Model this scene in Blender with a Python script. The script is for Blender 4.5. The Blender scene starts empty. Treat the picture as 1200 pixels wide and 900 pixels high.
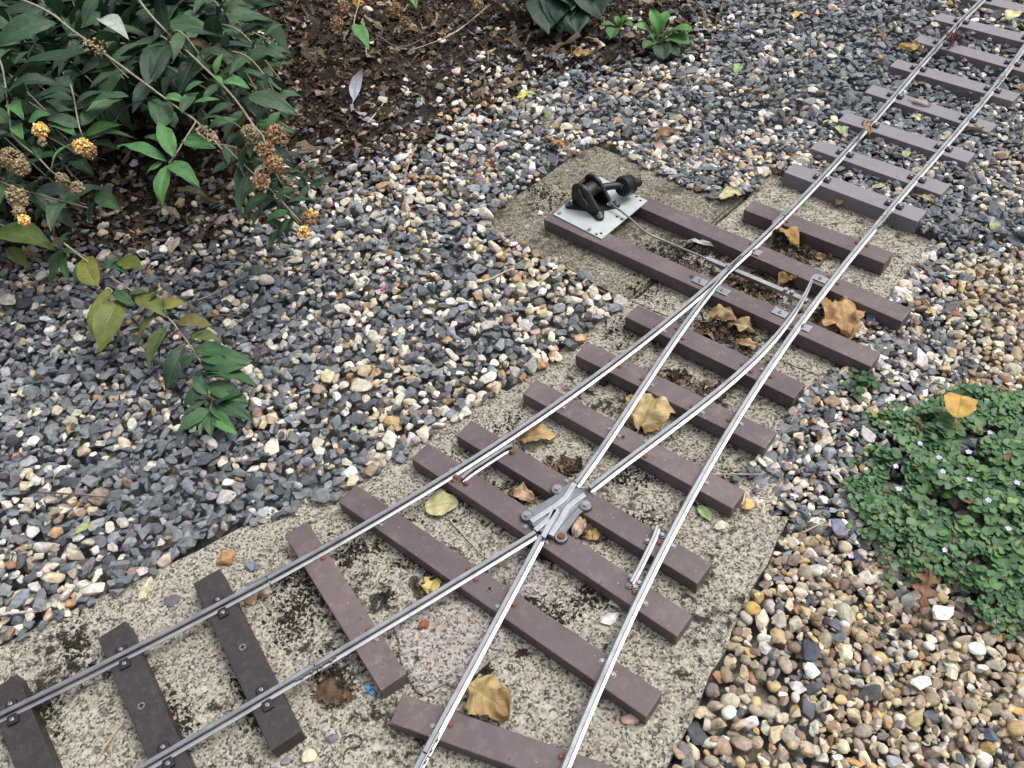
import bpy, bmesh, math, random
import numpy as np
from mathutils import Vector, Matrix, noise
random.seed(7); rng = np.random.default_rng(7)
S = bpy.context.scene
COL = S.collection
R = math.radians

# ------------------------------------------------------------------ camera
F = 974.0; PITCH = R(48.11); ROLL = R(-7.5); HC = 0.845
ZS = 0.022      # sleeper top
ZR = 0.036      # rail head top
def at(px, py, z=0.0):
    x = (px-600)/F; y = (450-py)/F
    c, s = math.cos(ROLL), math.sin(ROLL); x, y = c*x-s*y, s*x+c*y
    d = (x, math.cos(PITCH)+y*math.sin(PITCH), -math.sin(PITCH)+y*math.cos(PITCH))
    t = (HC-z)/-d[2]
    return Vector((d[0]*t, d[1]*t, z))
def to_px(P):
    P = np.asarray(P, float); X, Y, Z = P[:, 0], P[:, 1], P[:, 2]-HC
    fwd = Y*math.cos(PITCH)-Z*math.sin(PITCH); up = Y*math.sin(PITCH)+Z*math.cos(PITCH)
    x = X/fwd; y = up/fwd
    c, s = math.cos(-ROLL), math.sin(-ROLL); x, y = c*x-s*y, s*x+c*y
    return np.stack([600+x*F, 450-y*F], 1)
cam = bpy.data.cameras.new('camera'); co = bpy.data.objects.new('camera', cam); COL.objects.link(co)
cam.sensor_width = 36; cam.lens = 36*F/1200; cam.clip_start = 0.02; cam.clip_end = 500
co.matrix_world = Matrix.Translation((0, 0, HC)) @ Matrix.Rotation(math.pi/2-PITCH, 4, 'X') @ Matrix.Rotation(ROLL, 4, 'Z')
S.camera = co

# ------------------------------------------------------------------ light
SUN_EL, SUN_AZ = R(60), R(82)     # azimuth measured from +Y towards +X
w = bpy.data.worlds.new("World"); S.world = w; w.use_nodes = True
nt = w.node_tree; bg = nt.nodes['Background']
sky = nt.nodes.new('ShaderNodeTexSky'); sky.sky_type = 'NISHITA'; sky.sun_disc = False
sky.sun_elevation = SUN_EL; sky.sun_rotation = SUN_AZ; sky.dust_density = 4.0; sky.air_density = 1.0; sky.ozone_density = 1.5
hs = nt.nodes.new('ShaderNodeHueSaturation'); hs.inputs['Saturation'].default_value = 0.28
nt.links.new(sky.outputs[0], hs.inputs['Color'])
# overcast sky, brighter overhead; horizon dimmed further on purpose to darken upright faces
tcw = nt.nodes.new('ShaderNodeTexCoord'); sx = nt.nodes.new('ShaderNodeSeparateXYZ'); nt.links.new(tcw.outputs['Generated'], sx.inputs[0])
mr = nt.nodes.new('ShaderNodeMapRange'); mr.inputs['From Min'].default_value = 0.0; mr.inputs['From Max'].default_value = 1.0
mr.inputs['To Min'].default_value = 0.08; mr.inputs['To Max'].default_value = 1.8; nt.links.new(sx.outputs['Z'], mr.inputs['Value'])
mulw = nt.nodes.new('ShaderNodeVectorMath'); mulw.operation = 'SCALE'; nt.links.new(hs.outputs[0], mulw.inputs[0]); nt.links.new(mr.outputs[0], mulw.inputs['Scale'])
nt.links.new(mulw.outputs[0], bg.inputs['Color'])
bg.inputs['Strength'].default_value = 0.15
sl = bpy.data.lights.new('sun', 'SUN'); sl.energy = 1.3; sl.angle = R(22); sl.color = (1.0, 0.96, 0.9)
so = bpy.data.objects.new('sun', sl); COL.objects.link(so)
so.rotation_euler = Vector((-math.sin(SUN_AZ)*math.cos(SUN_EL), -math.cos(SUN_AZ)*math.cos(SUN_EL), -math.sin(SUN_EL))).to_track_quat('-Z', 'Y').to_euler()
so.location = (2, 3, 5)
S.view_settings.view_transform = 'Standard'; S.view_settings.look = 'None'
S.view_settings.exposure = 0.40; S.view_settings.gamma = 1.0; S.view_settings.use_curve_mapping = False
S.cycles.max_bounces = 6; S.cycles.diffuse_bounces = 3; S.cycles.glossy_bounces = 3; S.cycles.transmission_bounces = 3

# ------------------------------------------------------------------ materials
class Mat:
    def __init__(self, name, rough=0.6, metallic=0.0, spec=0.5):
        self.m = bpy.data.materials.new(name); self.m.use_nodes = True
        self.nt = self.m.node_tree; self.b = self.nt.nodes['Principled BSDF']
        self.b.inputs['Roughness'].default_value = rough; self.b.inputs['Metallic'].default_value = metallic
        self.b.inputs['Specular IOR Level'].default_value = spec
        self.tc = None
    def n(self, t, **k):
        nd = self.nt.nodes.new(t)
        for a, v in k.items():
            if a.startswith('i_'): nd.inputs[a[2:].replace('_', ' ')].default_value = v
            else: setattr(nd, a, v)
        return nd
    def l(self, a, b): self.nt.links.new(a, b)
    def coord(self):
        if self.tc is None: self.tc = self.n('ShaderNodeNewGeometry')   # world position: one texture space for the place
        return self.tc.outputs['Position']
    def noise(self, scale, detail=4, rough=0.6, vec=None):
        nd = self.n('ShaderNodeTexNoise'); nd.inputs['Scale'].default_value = scale
        nd.inputs['Detail'].default_value = detail; nd.inputs['Roughness'].default_value = rough
        self.l(vec or self.coord(), nd.inputs['Vector']); return nd.outputs['Fac']
    def voro(self, scale, out='Color', vec=None, feature='F1'):
        nd = self.n('ShaderNodeTexVoronoi'); nd.feature = feature; nd.inputs['Scale'].default_value = scale
        self.l(vec or self.coord(), nd.inputs['Vector']); return nd.outputs[out]
    def ramp(self, fac, stops, interp='LINEAR'):
        nd = self.n('ShaderNodeValToRGB'); cr = nd.color_ramp; cr.interpolation = interp
        while len(cr.elements) < len(stops): cr.elements.new(0.5)
        for e, (p, c) in zip(cr.elements, stops):
            e.position = p; e.color = (c, c, c, 1) if isinstance(c, (int, float)) else (*c, 1)
        self.l(fac, nd.inputs['Fac']); return nd.outputs['Color']
    def mix(self, fac, a, b, mode='MIX'):
        nd = self.n('ShaderNodeMix', data_type='RGBA', blend_type=mode)
        if isinstance(fac, (int, float)): nd.inputs[0].default_value = fac
        else: self.l(fac, nd.inputs[0])
        for s, v in ((6, a), (7, b)):
            if isinstance(v, tuple): nd.inputs[s].default_value = (*v, 1)
            else: self.l(v, nd.inputs[s])
        return nd.outputs[2]
    def attr(self, name='col'):
        nd = self.n('ShaderNodeAttribute'); nd.attribute_name = name; return nd.outputs['Color']
    def base(self, c):
        if isinstance(c, tuple): self.b.inputs['Base Color'].default_value = (*c, 1)
        else: self.l(c, self.b.inputs['Base Color'])
    def bump(self, h, strength=0.4, dist=0.001):
        nd = self.n('ShaderNodeBump'); nd.inputs['Strength'].default_value = strength; nd.inputs['Distance'].default_value = dist
        self.l(h, nd.inputs['Height']); self.l(nd.outputs[0], self.b.inputs['Normal'])
    def rough(self, v): self.l(v, self.b.inputs['Roughness'])

def concrete(name, lo=(.072, .064, .052), a=(.215, .193, .155), b=(.34, .314, .258), c=(.465, .435, .37), dark=0.5, tint=None):
    m = Mat(name, 0.92, spec=0.25)
    def add(x, y):
        nd = m.n('ShaderNodeMath', operation='ADD')
        for i, v in enumerate((x, y)):
            if isinstance(v, (int, float)): nd.inputs[i].default_value = v
            else: m.l(v, nd.inputs[i])
        return nd.outputs[0]
    def mul(x, k):
        nd = m.n('ShaderNodeMath', operation='MULTIPLY'); m.l(x, nd.inputs[0]); nd.inputs[1].default_value = k; return nd.outputs[0]
    nf = m.noise(300, 4, .65); cell = m.voro(430); sep = m.n('ShaderNodeSeparateColor'); m.l(cell, sep.inputs[0])
    n2 = m.noise(8, 4, .6); n3 = m.noise(38, 5, .68)
    # sandy grains, a grain of its own tone each, with black pits between
    f = add(mul(nf, .62), mul(sep.outputs[0], .34))
    f = add(f, mul(n3, .22)); f = add(f, mul(n2, .16))
    g = m.ramp(f, [(.52, lo), (.58, a), (.69, b), (.86, c), (.97, (.60, .56, .48))])
    # larger aggregate
    cell2 = m.voro(120); sep2 = m.n('ShaderNodeSeparateColor'); m.l(cell2, sep2.inputs[0]); d2 = m.voro(120, 'Distance')
    big = m.n('ShaderNodeMath', operation='MULTIPLY'); m.l(m.ramp(sep2.outputs[1], [(.84, 0.0), (.86, .7)]), big.inputs[0]); m.l(m.ramp(d2, [(.35, 1.0), (.5, 0.0)]), big.inputs[1])
    g = m.mix(big.outputs[0], g, m.ramp(sep2.outputs[2], [(0, (.11, .10, .095)), (.5, (.30, .22, .15)), (1, (.55, .52, .46))]))
    # black lichen and moss in patches
    t = add(add(mul(m.noise(95, 5, .7), .45), mul(n2, .45)), mul(n3, .35))
    g = m.mix(m.ramp(t, [(.665-.05*dark, 0.0), (.725-.05*dark, .94)]), g, (.016, .014, .010))
    if tint: g = m.mix(m.ramp(n2, [(.40, .15), (.62, .55)]), g, tint)
    m.base(g); m.bump(f, 1.0, .004)
    return m.m
CONC = concrete('weathered concrete', dark=.22)
CONC_D = concrete('lichen darkened concrete', a=(.13, .118, .092), b=(.25, .228, .182), c=(.42, .385, .31), dark=0.7, tint=(.12, .108, .078))
CONC_P = concrete('pinkish mortar', lo=(.08, .07, .063), a=(.235, .208, .188), b=(.345, .31, .285), c=(.47, .43, .40), dark=0.1)

def plastic(name, c1, c2, dust):
    m = Mat(name, 0.5, spec=0.4)
    n1 = m.noise(14, 4, .6); n2 = m.noise(900, 3, .6)
    g = m.mix(m.ramp(n1, [(.35, 0.0), (.68, 1.0)]), c1, c2)
    g = m.mix(m.ramp(m.noise(60, 5, .7), [(.52, 0.0), (.75, .5)]), g, dust)
    sp = m.voro(210, 'Distance')
    rs = m.voro(210); sp3 = m.n('ShaderNodeSeparateColor'); m.l(rs, sp3.inputs[0])
    f = m.n('ShaderNodeMath', operation='MULTIPLY')
    m.l(m.ramp(sp, [(.10, 1.0), (.2, 0.0)]), f.inputs[0]); m.l(m.ramp(sp3.outputs[0], [(.93, 0.0), (.95, .7)]), f.inputs[1])
    g = m.mix(f.outputs[0], g, (.42, .38, .33))
    # every sleeper has weathered a little differently
    oi = m.n('ShaderNodeObjectInfo'); g = m.mix(1.0, g, m.ramp(oi.outputs['Random'], [(0, .84), (1, 1.14)]), 'MULTIPLY')
    n4 = m.noise(75, 6, .75); n5 = m.noise(7, 3, .6)
    md = m.n('ShaderNodeMath', operation='MULTIPLY'); m.l(m.ramp(n4, [(.54, 0.0), (.66, 1.0)]), md.inputs[0]); m.l(m.ramp(n5, [(.42, 0.0), (.62, .55)]), md.inputs[1])
    g = m.mix(md.outputs[0], g, (.20, .165, .13))
    g = m.mix(m.ramp(m.noise(130, 3, .7), [(.66, 0.0), (.70, .75)]), g, (.030, .024, .022))
    m.base(g); m.rough(m.ramp(n1, [(.3, .38), (.7, .6)])); m.bump(m.mix(.5, n2, n4), .4, .0009)
    return m.m
BROWN = plastic('brown recycled plastic', (.086, .064, .066), (.122, .092, .095), (.185, .152, .145))
def grained(name, c1, c2, scuff=(.15, .14, .15), spec=.5):
    m = Mat(name, 0.42, spec=spec)
    n1 = m.noise(20, 4, .6); n2 = m.noise(160, 4, .75)
    g = m.mix(n1, c1, c2); g = m.mix(m.ramp(n2, [(.5, 0.0), (.78, .6)]), g, scuff)
    m.base(g); m.rough(m.ramp(n2, [(.3, .35), (.7, .6)])); m.bump(m.noise(260, 4, .7), .4, .001)
    return m.m
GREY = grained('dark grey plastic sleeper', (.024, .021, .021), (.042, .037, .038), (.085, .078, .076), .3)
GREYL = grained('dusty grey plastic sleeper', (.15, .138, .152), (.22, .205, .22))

def metal(name, c1, c2, r1, r2, scale=60):
    m = Mat(name, .35, 1.0)
    n1 = m.noise(scale, 5, .65)
    st = m.noise(26, 5, .7); g = m.mix(n1, c1, c2); g = m.mix(m.ramp(st, [(.52, 0.0), (.72, .55)]), g, tuple(x*.42 for x in c1))
    m.base(g); m.rough(m.ramp(n1, [(.35, r1), (.68, r2)])); m.bump(m.noise(700, 3, .6), .12, .0004)
    return m.m
ALU = metal('aluminium rail', (.26, .267, .28), (.39, .396, .406), .38, .55)
OXIDE_SHADE = metal('dull aluminium with web shadow', (.10, .10, .105), (.22, .22, .225), .55, .7, 120)  # dull sides, with the shadow under the rail head put into the colour
CAST = metal('cast alloy', (.13, .14, .155), (.27, .28, .30), .40, .58, 90)
CASTL = metal('polished alloy', (.36, .375, .40), (.52, .53, .55), .3, .42, 90)
ZINC = metal('zinc steel', (.22, .235, .245), (.34, .355, .37), .35, .5, 40)
def simple(name, c, rough=.6, metallic=0.0, var=.3, scale=80):
    m = Mat(name, rough, metallic)
    n1 = m.noise(scale, 4, .65)
    m.base(m.mix(n1, tuple(x*(1-var) for x in c), tuple(min(1, x*(1+var)) for x in c))); m.bump(m.noise(scale*6, 3), .2, .0005)
    return m.m
PLATE = simple('zinc plate', (.42, .455, .455), .5, .3, .30, 55)
RUST = simple('rusty steel', (.15, .062, .035), .8, .1, .5, 300)
STEEL = simple('screw steel', (.27, .27, .27), .42, .9, .25, 300)
BLACK = simple('black iron paint', (.0075, .0077, .0085), .5, 0, .4, 150)
BLACKCLIP = simple('black plastic clip', (.012, .012, .013), .45, 0, .3, 200)
HOLE = simple('dark recess', (.006, .005, .005), .9)
PETAL = simple('pale lilac petal', (.55, .5, .75), .6)

def vcol(name, rough=.7, nscale=90, var=.35, bumps=.35, bdist=.002, spec=.4, translucent=0.0, grain=None):
    m = Mat(name, rough, spec=spec)
    a = m.attr(); n1 = m.noise(nscale, 5, .65)
    mul = m.ramp(n1, [(.25, 1-var), (.75, 1+var)])
    g = m.mix(1.0, a, mul, 'MULTIPLY')
    m.base(g); m.bump(m.noise(nscale*4, 4, .7), bumps, bdist)
    if translucent:
        out = m.nt.nodes['Material Output']; tr = m.n('ShaderNodeBsdfTranslucent'); m.l(g, tr.inputs['Color'])
        mx = m.n('ShaderNodeMixShader'); mx.inputs[0].default_value = translucent
        m.l(m.b.outputs[0], mx.inputs[1]); m.l(tr.outputs[0], mx.inputs[2]); m.l(mx.outputs[0], out.inputs['Surface'])
    return m.m
STONE = vcol('stone', .72, 150, .5, .6, .002)
def leafmat(name, rough, spec, trans, under, veinc=(.15, .20, .12), vk=.4, nv_=11.0, spot=(.13, .11, .05)):
    m = Mat(name, rough, spec=spec); a = m.attr(); uv = m.n('ShaderNodeAttribute'); uv.attribute_name = 'luv'
    sp = m.n('ShaderNodeSeparateColor'); m.l(uv.outputs['Color'], sp.inputs[0])
    def M(op, x, y=None):
        nd = m.n('ShaderNodeMath', operation=op)
        for i, v in enumerate((x, y)):
            if v is None: continue
            if isinstance(v, (int, float)): nd.inputs[i].default_value = v
            else: m.l(v, nd.inputs[i])
        return nd.outputs[0]
    r = M('ABSOLUTE', M('SUBTRACT', sp.outputs[1], .5)); f = M('SUBTRACT', M('MULTIPLY', sp.outputs[0], nv_), M('MULTIPLY', r, 5.0))
    t = M('ABSOLUTE', M('SUBTRACT', M('FRACT', f), .5))
    side = m.ramp(t, [(.02, 1.0), (.12, 0.0)]); mid = m.ramp(r, [(.015, 1.0), (.05, 0.0)])
    vein = M('MAXIMUM', M('MULTIPLY', side, .55), mid)
    n1 = m.noise(90, 5, .65); g = m.mix(1.0, a, m.ramp(n1, [(.25, .72), (.75, 1.28)]), 'MULTIPLY')
    g = m.mix(m.ramp(m.noise(55, 4, .7), [(.62, 0.0), (.72, .6)]), g, m.mix(.5, a, spot))
    lt = m.mix(.5, a, veinc); g = m.mix(M('MULTIPLY', vein, vk), g, lt)
    geo = m.n('ShaderNodeNewGeometry'); g = m.mix(M('MULTIPLY', geo.outputs['Backfacing'], under), g, (.26, .30, .24))
    m.base(g); m.rough(m.ramp(n1, [(.3, rough-.1), (.7, rough+.12)]))
    m.bump(m.mix(.6, m.noise(420, 3, .6), m.mix(1.0, vein, vein)), .5, -.0016)
    out = m.nt.nodes['Material Output']; tr = m.n('ShaderNodeBsdfTranslucent'); m.l(g, tr.inputs['Color'])
    mx = m.n('ShaderNodeMixShader'); mx.inputs[0].default_value = trans
    m.l(m.b.outputs[0], mx.inputs[1]); m.l(tr.outputs[0], mx.inputs[2]); m.l(mx.outputs[0], out.inputs['Surface'])
    return m.m
LEAF = leafmat('leaf', .46, .34, .2, .0)
DRY = leafmat('dry leaf', .72, .22, .14, .0, (.10, .055, .02), .75, 7.0, (.09, .05, .02))
LITTER = vcol('leaf litter', .85, 200, .5, .5, .002, .2)
TWIG = vcol('twig bark', .8, 200, .4, .5, .001, .3)
FLOWER = vcol('flower', .75, 300, .35, .3, .001, .3, .15)
m_ = Mat('dark soil', .95, spec=.2)
g_ = m_.mix(m_.noise(25, 5, .7), (.028, .022, .017), (.070, .054, .042)); g_ = m_.mix(m_.ramp(m_.noise(180, 4, .7), [(.45, 0.0), (.7, .6)]), g_, (.014, .010, .008))
m_.base(g_); m_.bump(m_.noise(160, 6, .7), 1.0, .012); SOIL = m_.m
m_ = Mat('gravelly ground', .9, spec=.3)
c_ = m_.voro(60); s_ = m_.n('ShaderNodeSeparateColor'); m_.l(c_, s_.inputs[0])
m_.base(m_.ramp(s_.outputs[0], [(0, (.05, .055, .062)), (.55, (.10, .108, .118)), (.75, (.2, .16, .11)), (1, (.4, .37, .3))]))
m_.bump(m_.voro(60, 'Distance'), 1.0, -.02); GROUND = m_.m

# ------------------------------------------------------------------ object helpers
ORG = {}
def tag(o, label=None, cat=None, group=None, kind=None):
    if label: o['label'] = label
    if cat: o['category'] = cat
    if group: o['group'] = group
    if kind: o['kind'] = kind
    return o
def empty(name, loc, label, cat, group=None):
    o = bpy.data.objects.new(name, None); COL.objects.link(o); o.empty_display_size = .02
    o.location = loc; ORG[o] = Vector(loc); return tag(o, label, cat, group)
class MB:
    """collects shapes of one mesh object, in world coordinates"""
    def __init__(self): self.v = []; self.f = []; self.mi = []; self.c = []; self.sm = []; self.uv = []
    def add(self, V, Fs, mi=0, col=(1, 1, 1), smooth=False, uv=None):
        o = len(self.v); self.v += [tuple(p) for p in V]
        self.f += [tuple(i+o for i in f) for f in Fs]; self.mi += [mi]*len(Fs); self.sm += [smooth]*len(Fs)
        if len(V) and isinstance(col, list): self.c += col
        else: self.c += [col]*len(V)
        self.uv += uv if uv else [(0, .25)]*len(V)
    def build(self, name, mats, parent=None, origin=None, smooth=None):
        V = np.array(self.v)
        lo, hi = V.min(0), V.max(0)
        og = Vector(origin) if origin is not None else Vector(((lo[0]+hi[0])/2, (lo[1]+hi[1])/2, lo[2]))
        me = bpy.data.meshes.new(name); me.from_pydata((V-np.array(og)).tolist(), [], self.f)
        mats = mats if isinstance(mats, (list, tuple)) else [mats]
        for mt in mats: me.materials.append(mt)
        me.polygons.foreach_set('material_index', self.mi)
        me.polygons.foreach_set('use_smooth', self.sm if smooth is None else [smooth]*len(self.f))
        at_ = me.attributes.new('col', 'FLOAT_COLOR', 'POINT')
        at_.data.foreach_set('color', np.hstack([np.array(self.c, float), np.ones((len(self.c), 1))]).ravel())
        if LEAF in mats or DRY in mats:
            a2_ = me.attributes.new('luv', 'FLOAT_COLOR', 'POINT'); u_ = np.array(self.uv, float)
            a2_.data.foreach_set('color', np.hstack([u_, np.zeros((len(u_), 1)), np.ones((len(u_), 1))]).ravel())
        me.update()
        o = bpy.data.objects.new(name, me); COL.objects.link(o); ORG[o] = og
        if parent: o.parent = parent; o.location = og-ORG[parent]
        else: o.location = og
        return o
def frame(d, up=(0, 0, 1)):
    d = Vector(d).normalized(); u = Vector(up)
    if abs(d.dot(u)) > .98: u = Vector((1, 0, 0))
    x = d.cross(u).normalized(); return d, x, x.cross(d).normalized()
def bm_data(bm):
    bm.verts.ensure_lookup_table(); bm.verts.index_update()
    V = [v.co.copy() for v in bm.verts]; Fs = [[v.index for v in f.verts] for f in bm.faces]; bm.free(); return V, Fs
def box(mb, c, dx, dy, hx, hy, z0, z1, bev=.001, mi=0, col=(1, 1, 1), jit=0):
    """bevelled box round centre c, axes dx, dy (2-d), half sizes"""
    bm = bmesh.new(); bmesh.ops.create_cube(bm, size=2)
    for v in bm.verts: v.co = Vector((v.co.x*hx, v.co.y*hy, z0 if v.co.z < 0 else z1))
    if bev: bmesh.ops.bevel(bm, geom=bm.edges[:], offset=bev, segments=2, affect='EDGES', profile=.6)
    V, Fs = bm_data(bm)
    dx = Vector((dx[0], dx[1])).normalized(); dy = Vector((-dx.y, dx.x))
    V = [Vector((c[0]+dx.x*v.x+dy.x*v.y, c[1]+dx.y*v.x+dy.y*v.y, v.z)) for v in V]
    if jit: V = [v+Vector(noise.noise_vector(v*40))*jit for v in V]
    mb.add(V, Fs, mi, col)
def cyl(mb, a, b, r0, r1=None, n=14, mi=0, col=(1, 1, 1), smooth=True, bev=0):
    """capped cylinder a->b; bev rounds the end b"""
    r1 = r0 if r1 is None else r1
    a, b = Vector(a), Vector(b); d, x, y = frame(b-a); L = (b-a).length
    rings = [(0, r0), (1, r1)]
    if bev: rings = [(0, r0), (1-bev/L, r1), (1-bev*.3/L, r1-bev*.3), (1, max(1e-5, r1-bev))]
    V = []; Fs = []
    for t, r in rings:
        for k in range(n):
            an = 2*math.pi*k/n; V.append(a+d*(L*t)+(x*math.cos(an)+y*math.sin(an))*r)
    for i in range(len(rings)-1):
        for k in range(n): Fs.append((i*n+k, i*n+(k+1) % n, (i+1)*n+(k+1) % n, (i+1)*n+k))
    mb.add(V, Fs, mi, col, smooth); mb.add(V[:n], [tuple(reversed(range(n)))], mi, col); mb.add(V[-n:], [tuple(range(n))], mi, col)
def tube(mb, pts, rad, n=6, mi=0, col=(1, 1, 1), rough=0.0):
    pts = [Vector(p) for p in pts]; V = []; Fs = []; rs = rad if isinstance(rad, (list, tuple)) else [rad]*len(pts)
    for i, p in enumerate(pts):
        d = pts[min(i+1, len(pts)-1)]-pts[max(i-1, 0)]
        d, x, y = frame(d)
        for k in range(n):
            an = 2*math.pi*k/n; V.append(p+(x*math.cos(an)+y*math.sin(an))*rs[i]*(1+rough*random.uniform(-1, 1)))
    for i in range(len(pts)-1):
        for k in range(n): Fs.append((i*n+k, i*n+(k+1) % n, (i+1)*n+(k+1) % n, (i+1)*n+k))
    Fs += [tuple(reversed(range(n))), tuple((len(pts)-1)*n+k for k in range(n))]
    mb.add(V, Fs, mi, col, True)
def spline(pts, n=8):
    pts = [Vector(p) for p in pts]; out = []
    P = [pts[0]*2-pts[1]]+pts+[pts[-1]*2-pts[-2]]
    for i in range(1, len(P)-2):
        for k in range(n):
            t = k/n; a, b, c, d = P[i-1:i+3]
            out.append(.5*((2*b)+(c-a)*t+(2*a-5*b+4*c-d)*t*t+(3*b-3*c+d-a)*t**3))
    return out+[pts[-1]]
def prism(mb, P, z0, z1, mi=0, bev=0, col=(1, 1, 1)):
    P = [Vector((p[0], p[1])) for p in P]
    if sum(P[i-1].x*P[i].y-P[i].x*P[i-1].y for i in range(len(P))) < 0: P.reverse()
    bm = bmesh.new(); vs = [bm.verts.new((p.x, p.y, z0)) for p in P]; f = bm.faces.new(vs)
    ex = bmesh.ops.extrude_face_region(bm, geom=[f])
    for e in ex['geom']:
        if isinstance(e, bmesh.types.BMVert): e.co.z = z1
    bmesh.ops.recalc_face_normals(bm, faces=bm.faces[:])
    if bev: bmesh.ops.bevel(bm, geom=[e for e in bm.edges if all(v.co.z > z1-1e-6 for v in e.verts)], offset=bev, segments=2, affect='EDGES')
    bmesh.ops.triangulate(bm, faces=[f for f in bm.faces if len(f.verts) > 4])
    V, Fs = bm_data(bm); mb.add(V, Fs, mi, col)

# ------------------------------------------------------------------ plane regions in ground coordinates
def inside(P, poly):
    x, y = P[:, 0], P[:, 1]; r = np.zeros(len(P), bool); n = len(poly)
    for i in range(n):
        x1, y1 = poly[i]; x2, y2 = poly[i-1]
        c = ((y1 > y) != (y2 > y)); xi = (x2-x1)*(y-y1)/((y2-y1) if y2 != y1 else 1e-9)+x1
        r ^= c & (x < xi)
    return r
def edge_dist(P, poly):
    d = np.full(len(P), 1e9); n = len(poly)
    for i in range(n):
        a = np.array(poly[i-1]); b = np.array(poly[i]); ab = b-a
        t = np.clip(((P-a)@ab)/(ab@ab), 0, 1); d = np.minimum(d, np.linalg.norm(P-a-t[:, None]*ab, axis=1))
    return d
def signed(P, poly): return np.where(inside(P, poly), 1, -1)*edge_dist(P, poly)
def ground_poly(pts, z=0): return [tuple(at(x, y, z)[:2]) for x, y in pts]

CONC_VIS = ground_poly([(-280, 905), (0, 757), (33, 743), (83, 717), (133, 690), (187, 667), (233, 637), (277, 613), (330, 603), (400, 578), (450, 549), (490, 521), (540, 488), (580, 461), (613, 441), (647, 427),
    (677, 397), (717, 368), (727, 354), (677, 323), (627, 298), (560, 263), (613, 220), (683, 173), (710, 170), (743, 187), (783, 207), (820, 222), (840, 232), (877, 230), (900, 207), (915, 205), (1000, 238), (1097, 283),
    (1088, 297), (1053, 345), (1020, 372), (1003, 388), (1020, 425), (973, 441), (937, 480), (913, 513), (890, 541), (863, 563), (877, 588), (925, 604), (780, 900), (630, 1206), (-280, 1206)])
SOIL_P = ground_poly([(-220, 330), (0, 335), (60, 322), (150, 305), (250, 290), (325, 266), (385, 222), (445, 198), (515, 176), (575, 140), (618, 100), (690, 92), (760, 86), (820, 66), (850, 25), (835, -90), (-330, -90)])
PLANT_P = ground_poly([(990, 520), (1000, 478), (1035, 470), (1075, 458), (1110, 456), (1200, 466), (1330, 480), (1330, 770), (1190, 745), (1120, 738), (1080, 700), (1040, 690), (1010, 640)])

# ------------------------------------------------------------------ stones as numpy instances
def stone_shape(kind):
    bm = bmesh.new()
    hull = kind == 'slate' or (kind == 'flint' and rng.uniform() < .55)
    if hull:
        for k in range(13 if kind == 'slate' else 15):
            v = Vector(rng.normal(size=3)).normalized(); bm.verts.new(v*rng.uniform(.78, 1.1))
        bmesh.ops.convex_hull(bm, input=bm.verts[:])
        bmesh.ops.delete(bm, geom=[v for v in bm.verts if not v.link_faces], context='VERTS')
        bmesh.ops.dissolve_limit(bm, angle_limit=R(18), verts=bm.verts[:], edges=bm.edges[:])
        bmesh.ops.bevel(bm, geom=bm.edges[:], offset=.05, segments=1, affect='EDGES')
        sc = (1.24, .90, .48) if kind == 'slate' else (1.18, .90, .62)
    else:
        # a lump chipped by several flat breaks
        bmesh.ops.create_icosphere(bm, subdivisions=2 if kind == 'pebble' else 3, radius=1)
        o = Vector(rng.uniform(-9, 9, 3)); amp = .24 if kind == 'pebble' else .20
        for v in bm.verts: v.co *= 1+amp*noise.noise(v.co*.9+o)+.10*noise.noise(v.co*2.1+o)
        for k in range(4 if kind == 'pebble' else 9):
            nn = Vector(rng.normal(size=3)).normalized(); dd = rng.uniform(.68, .92) if kind == 'pebble' else rng.uniform(.40, .72)
            for v in bm.verts:
                h = v.co.dot(nn)-dd
                if h > 0: v.co -= nn*h*.94
        bmesh.ops.smooth_vert(bm, verts=bm.verts[:], factor=.35 if kind == 'pebble' else .12, use_axis_x=True, use_axis_y=True, use_axis_z=True)
        if kind == 'flint': bmesh.ops.dissolve_limit(bm, angle_limit=R(5), verts=bm.verts[:], edges=bm.edges[:])
        sc = (1.15, .92, .68) if kind == 'pebble' else (1.42, 1.03, .78)
    bmesh.ops.triangulate(bm, faces=bm.faces[:])
    V, Fs = bm_data(bm); V = np.array([v[:] for v in V])*np.array(sc)
    V -= V.mean(0)
    return V, np.array(Fs, int), not hull
SHAPES = {k: [stone_shape(k) for _ in range(n)] for k, n in (('slate', 18), ('flint', 20), ('pebble', 12))}
def rand_rot(n, tilt=.5):
    a = rng.uniform(0, 2*np.pi, n); b = rng.normal(0, tilt, n); c = rng.normal(0, tilt, n)
    def rz(t): z = np.zeros_like(t); o = z+1; return np.stack([np.stack([np.cos(t), -np.sin(t), z], -1), np.stack([np.sin(t), np.cos(t), z], -1), np.stack([z, z, o], -1)], -2)
    def rx(t): z = np.zeros_like(t); o = z+1; return np.stack([np.stack([o, z, z], -1), np.stack([z, np.cos(t), -np.sin(t)], -1), np.stack([z, np.sin(t), np.cos(t)], -1)], -2)
    def ry(t): z = np.zeros_like(t); o = z+1; return np.stack([np.stack([np.cos(t), z, np.sin(t)], -1), np.stack([z, o, z], -1), np.stack([-np.sin(t), z, np.cos(t)], -1)], -2)
    return rz(a)@rx(b)@ry(c)
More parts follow.
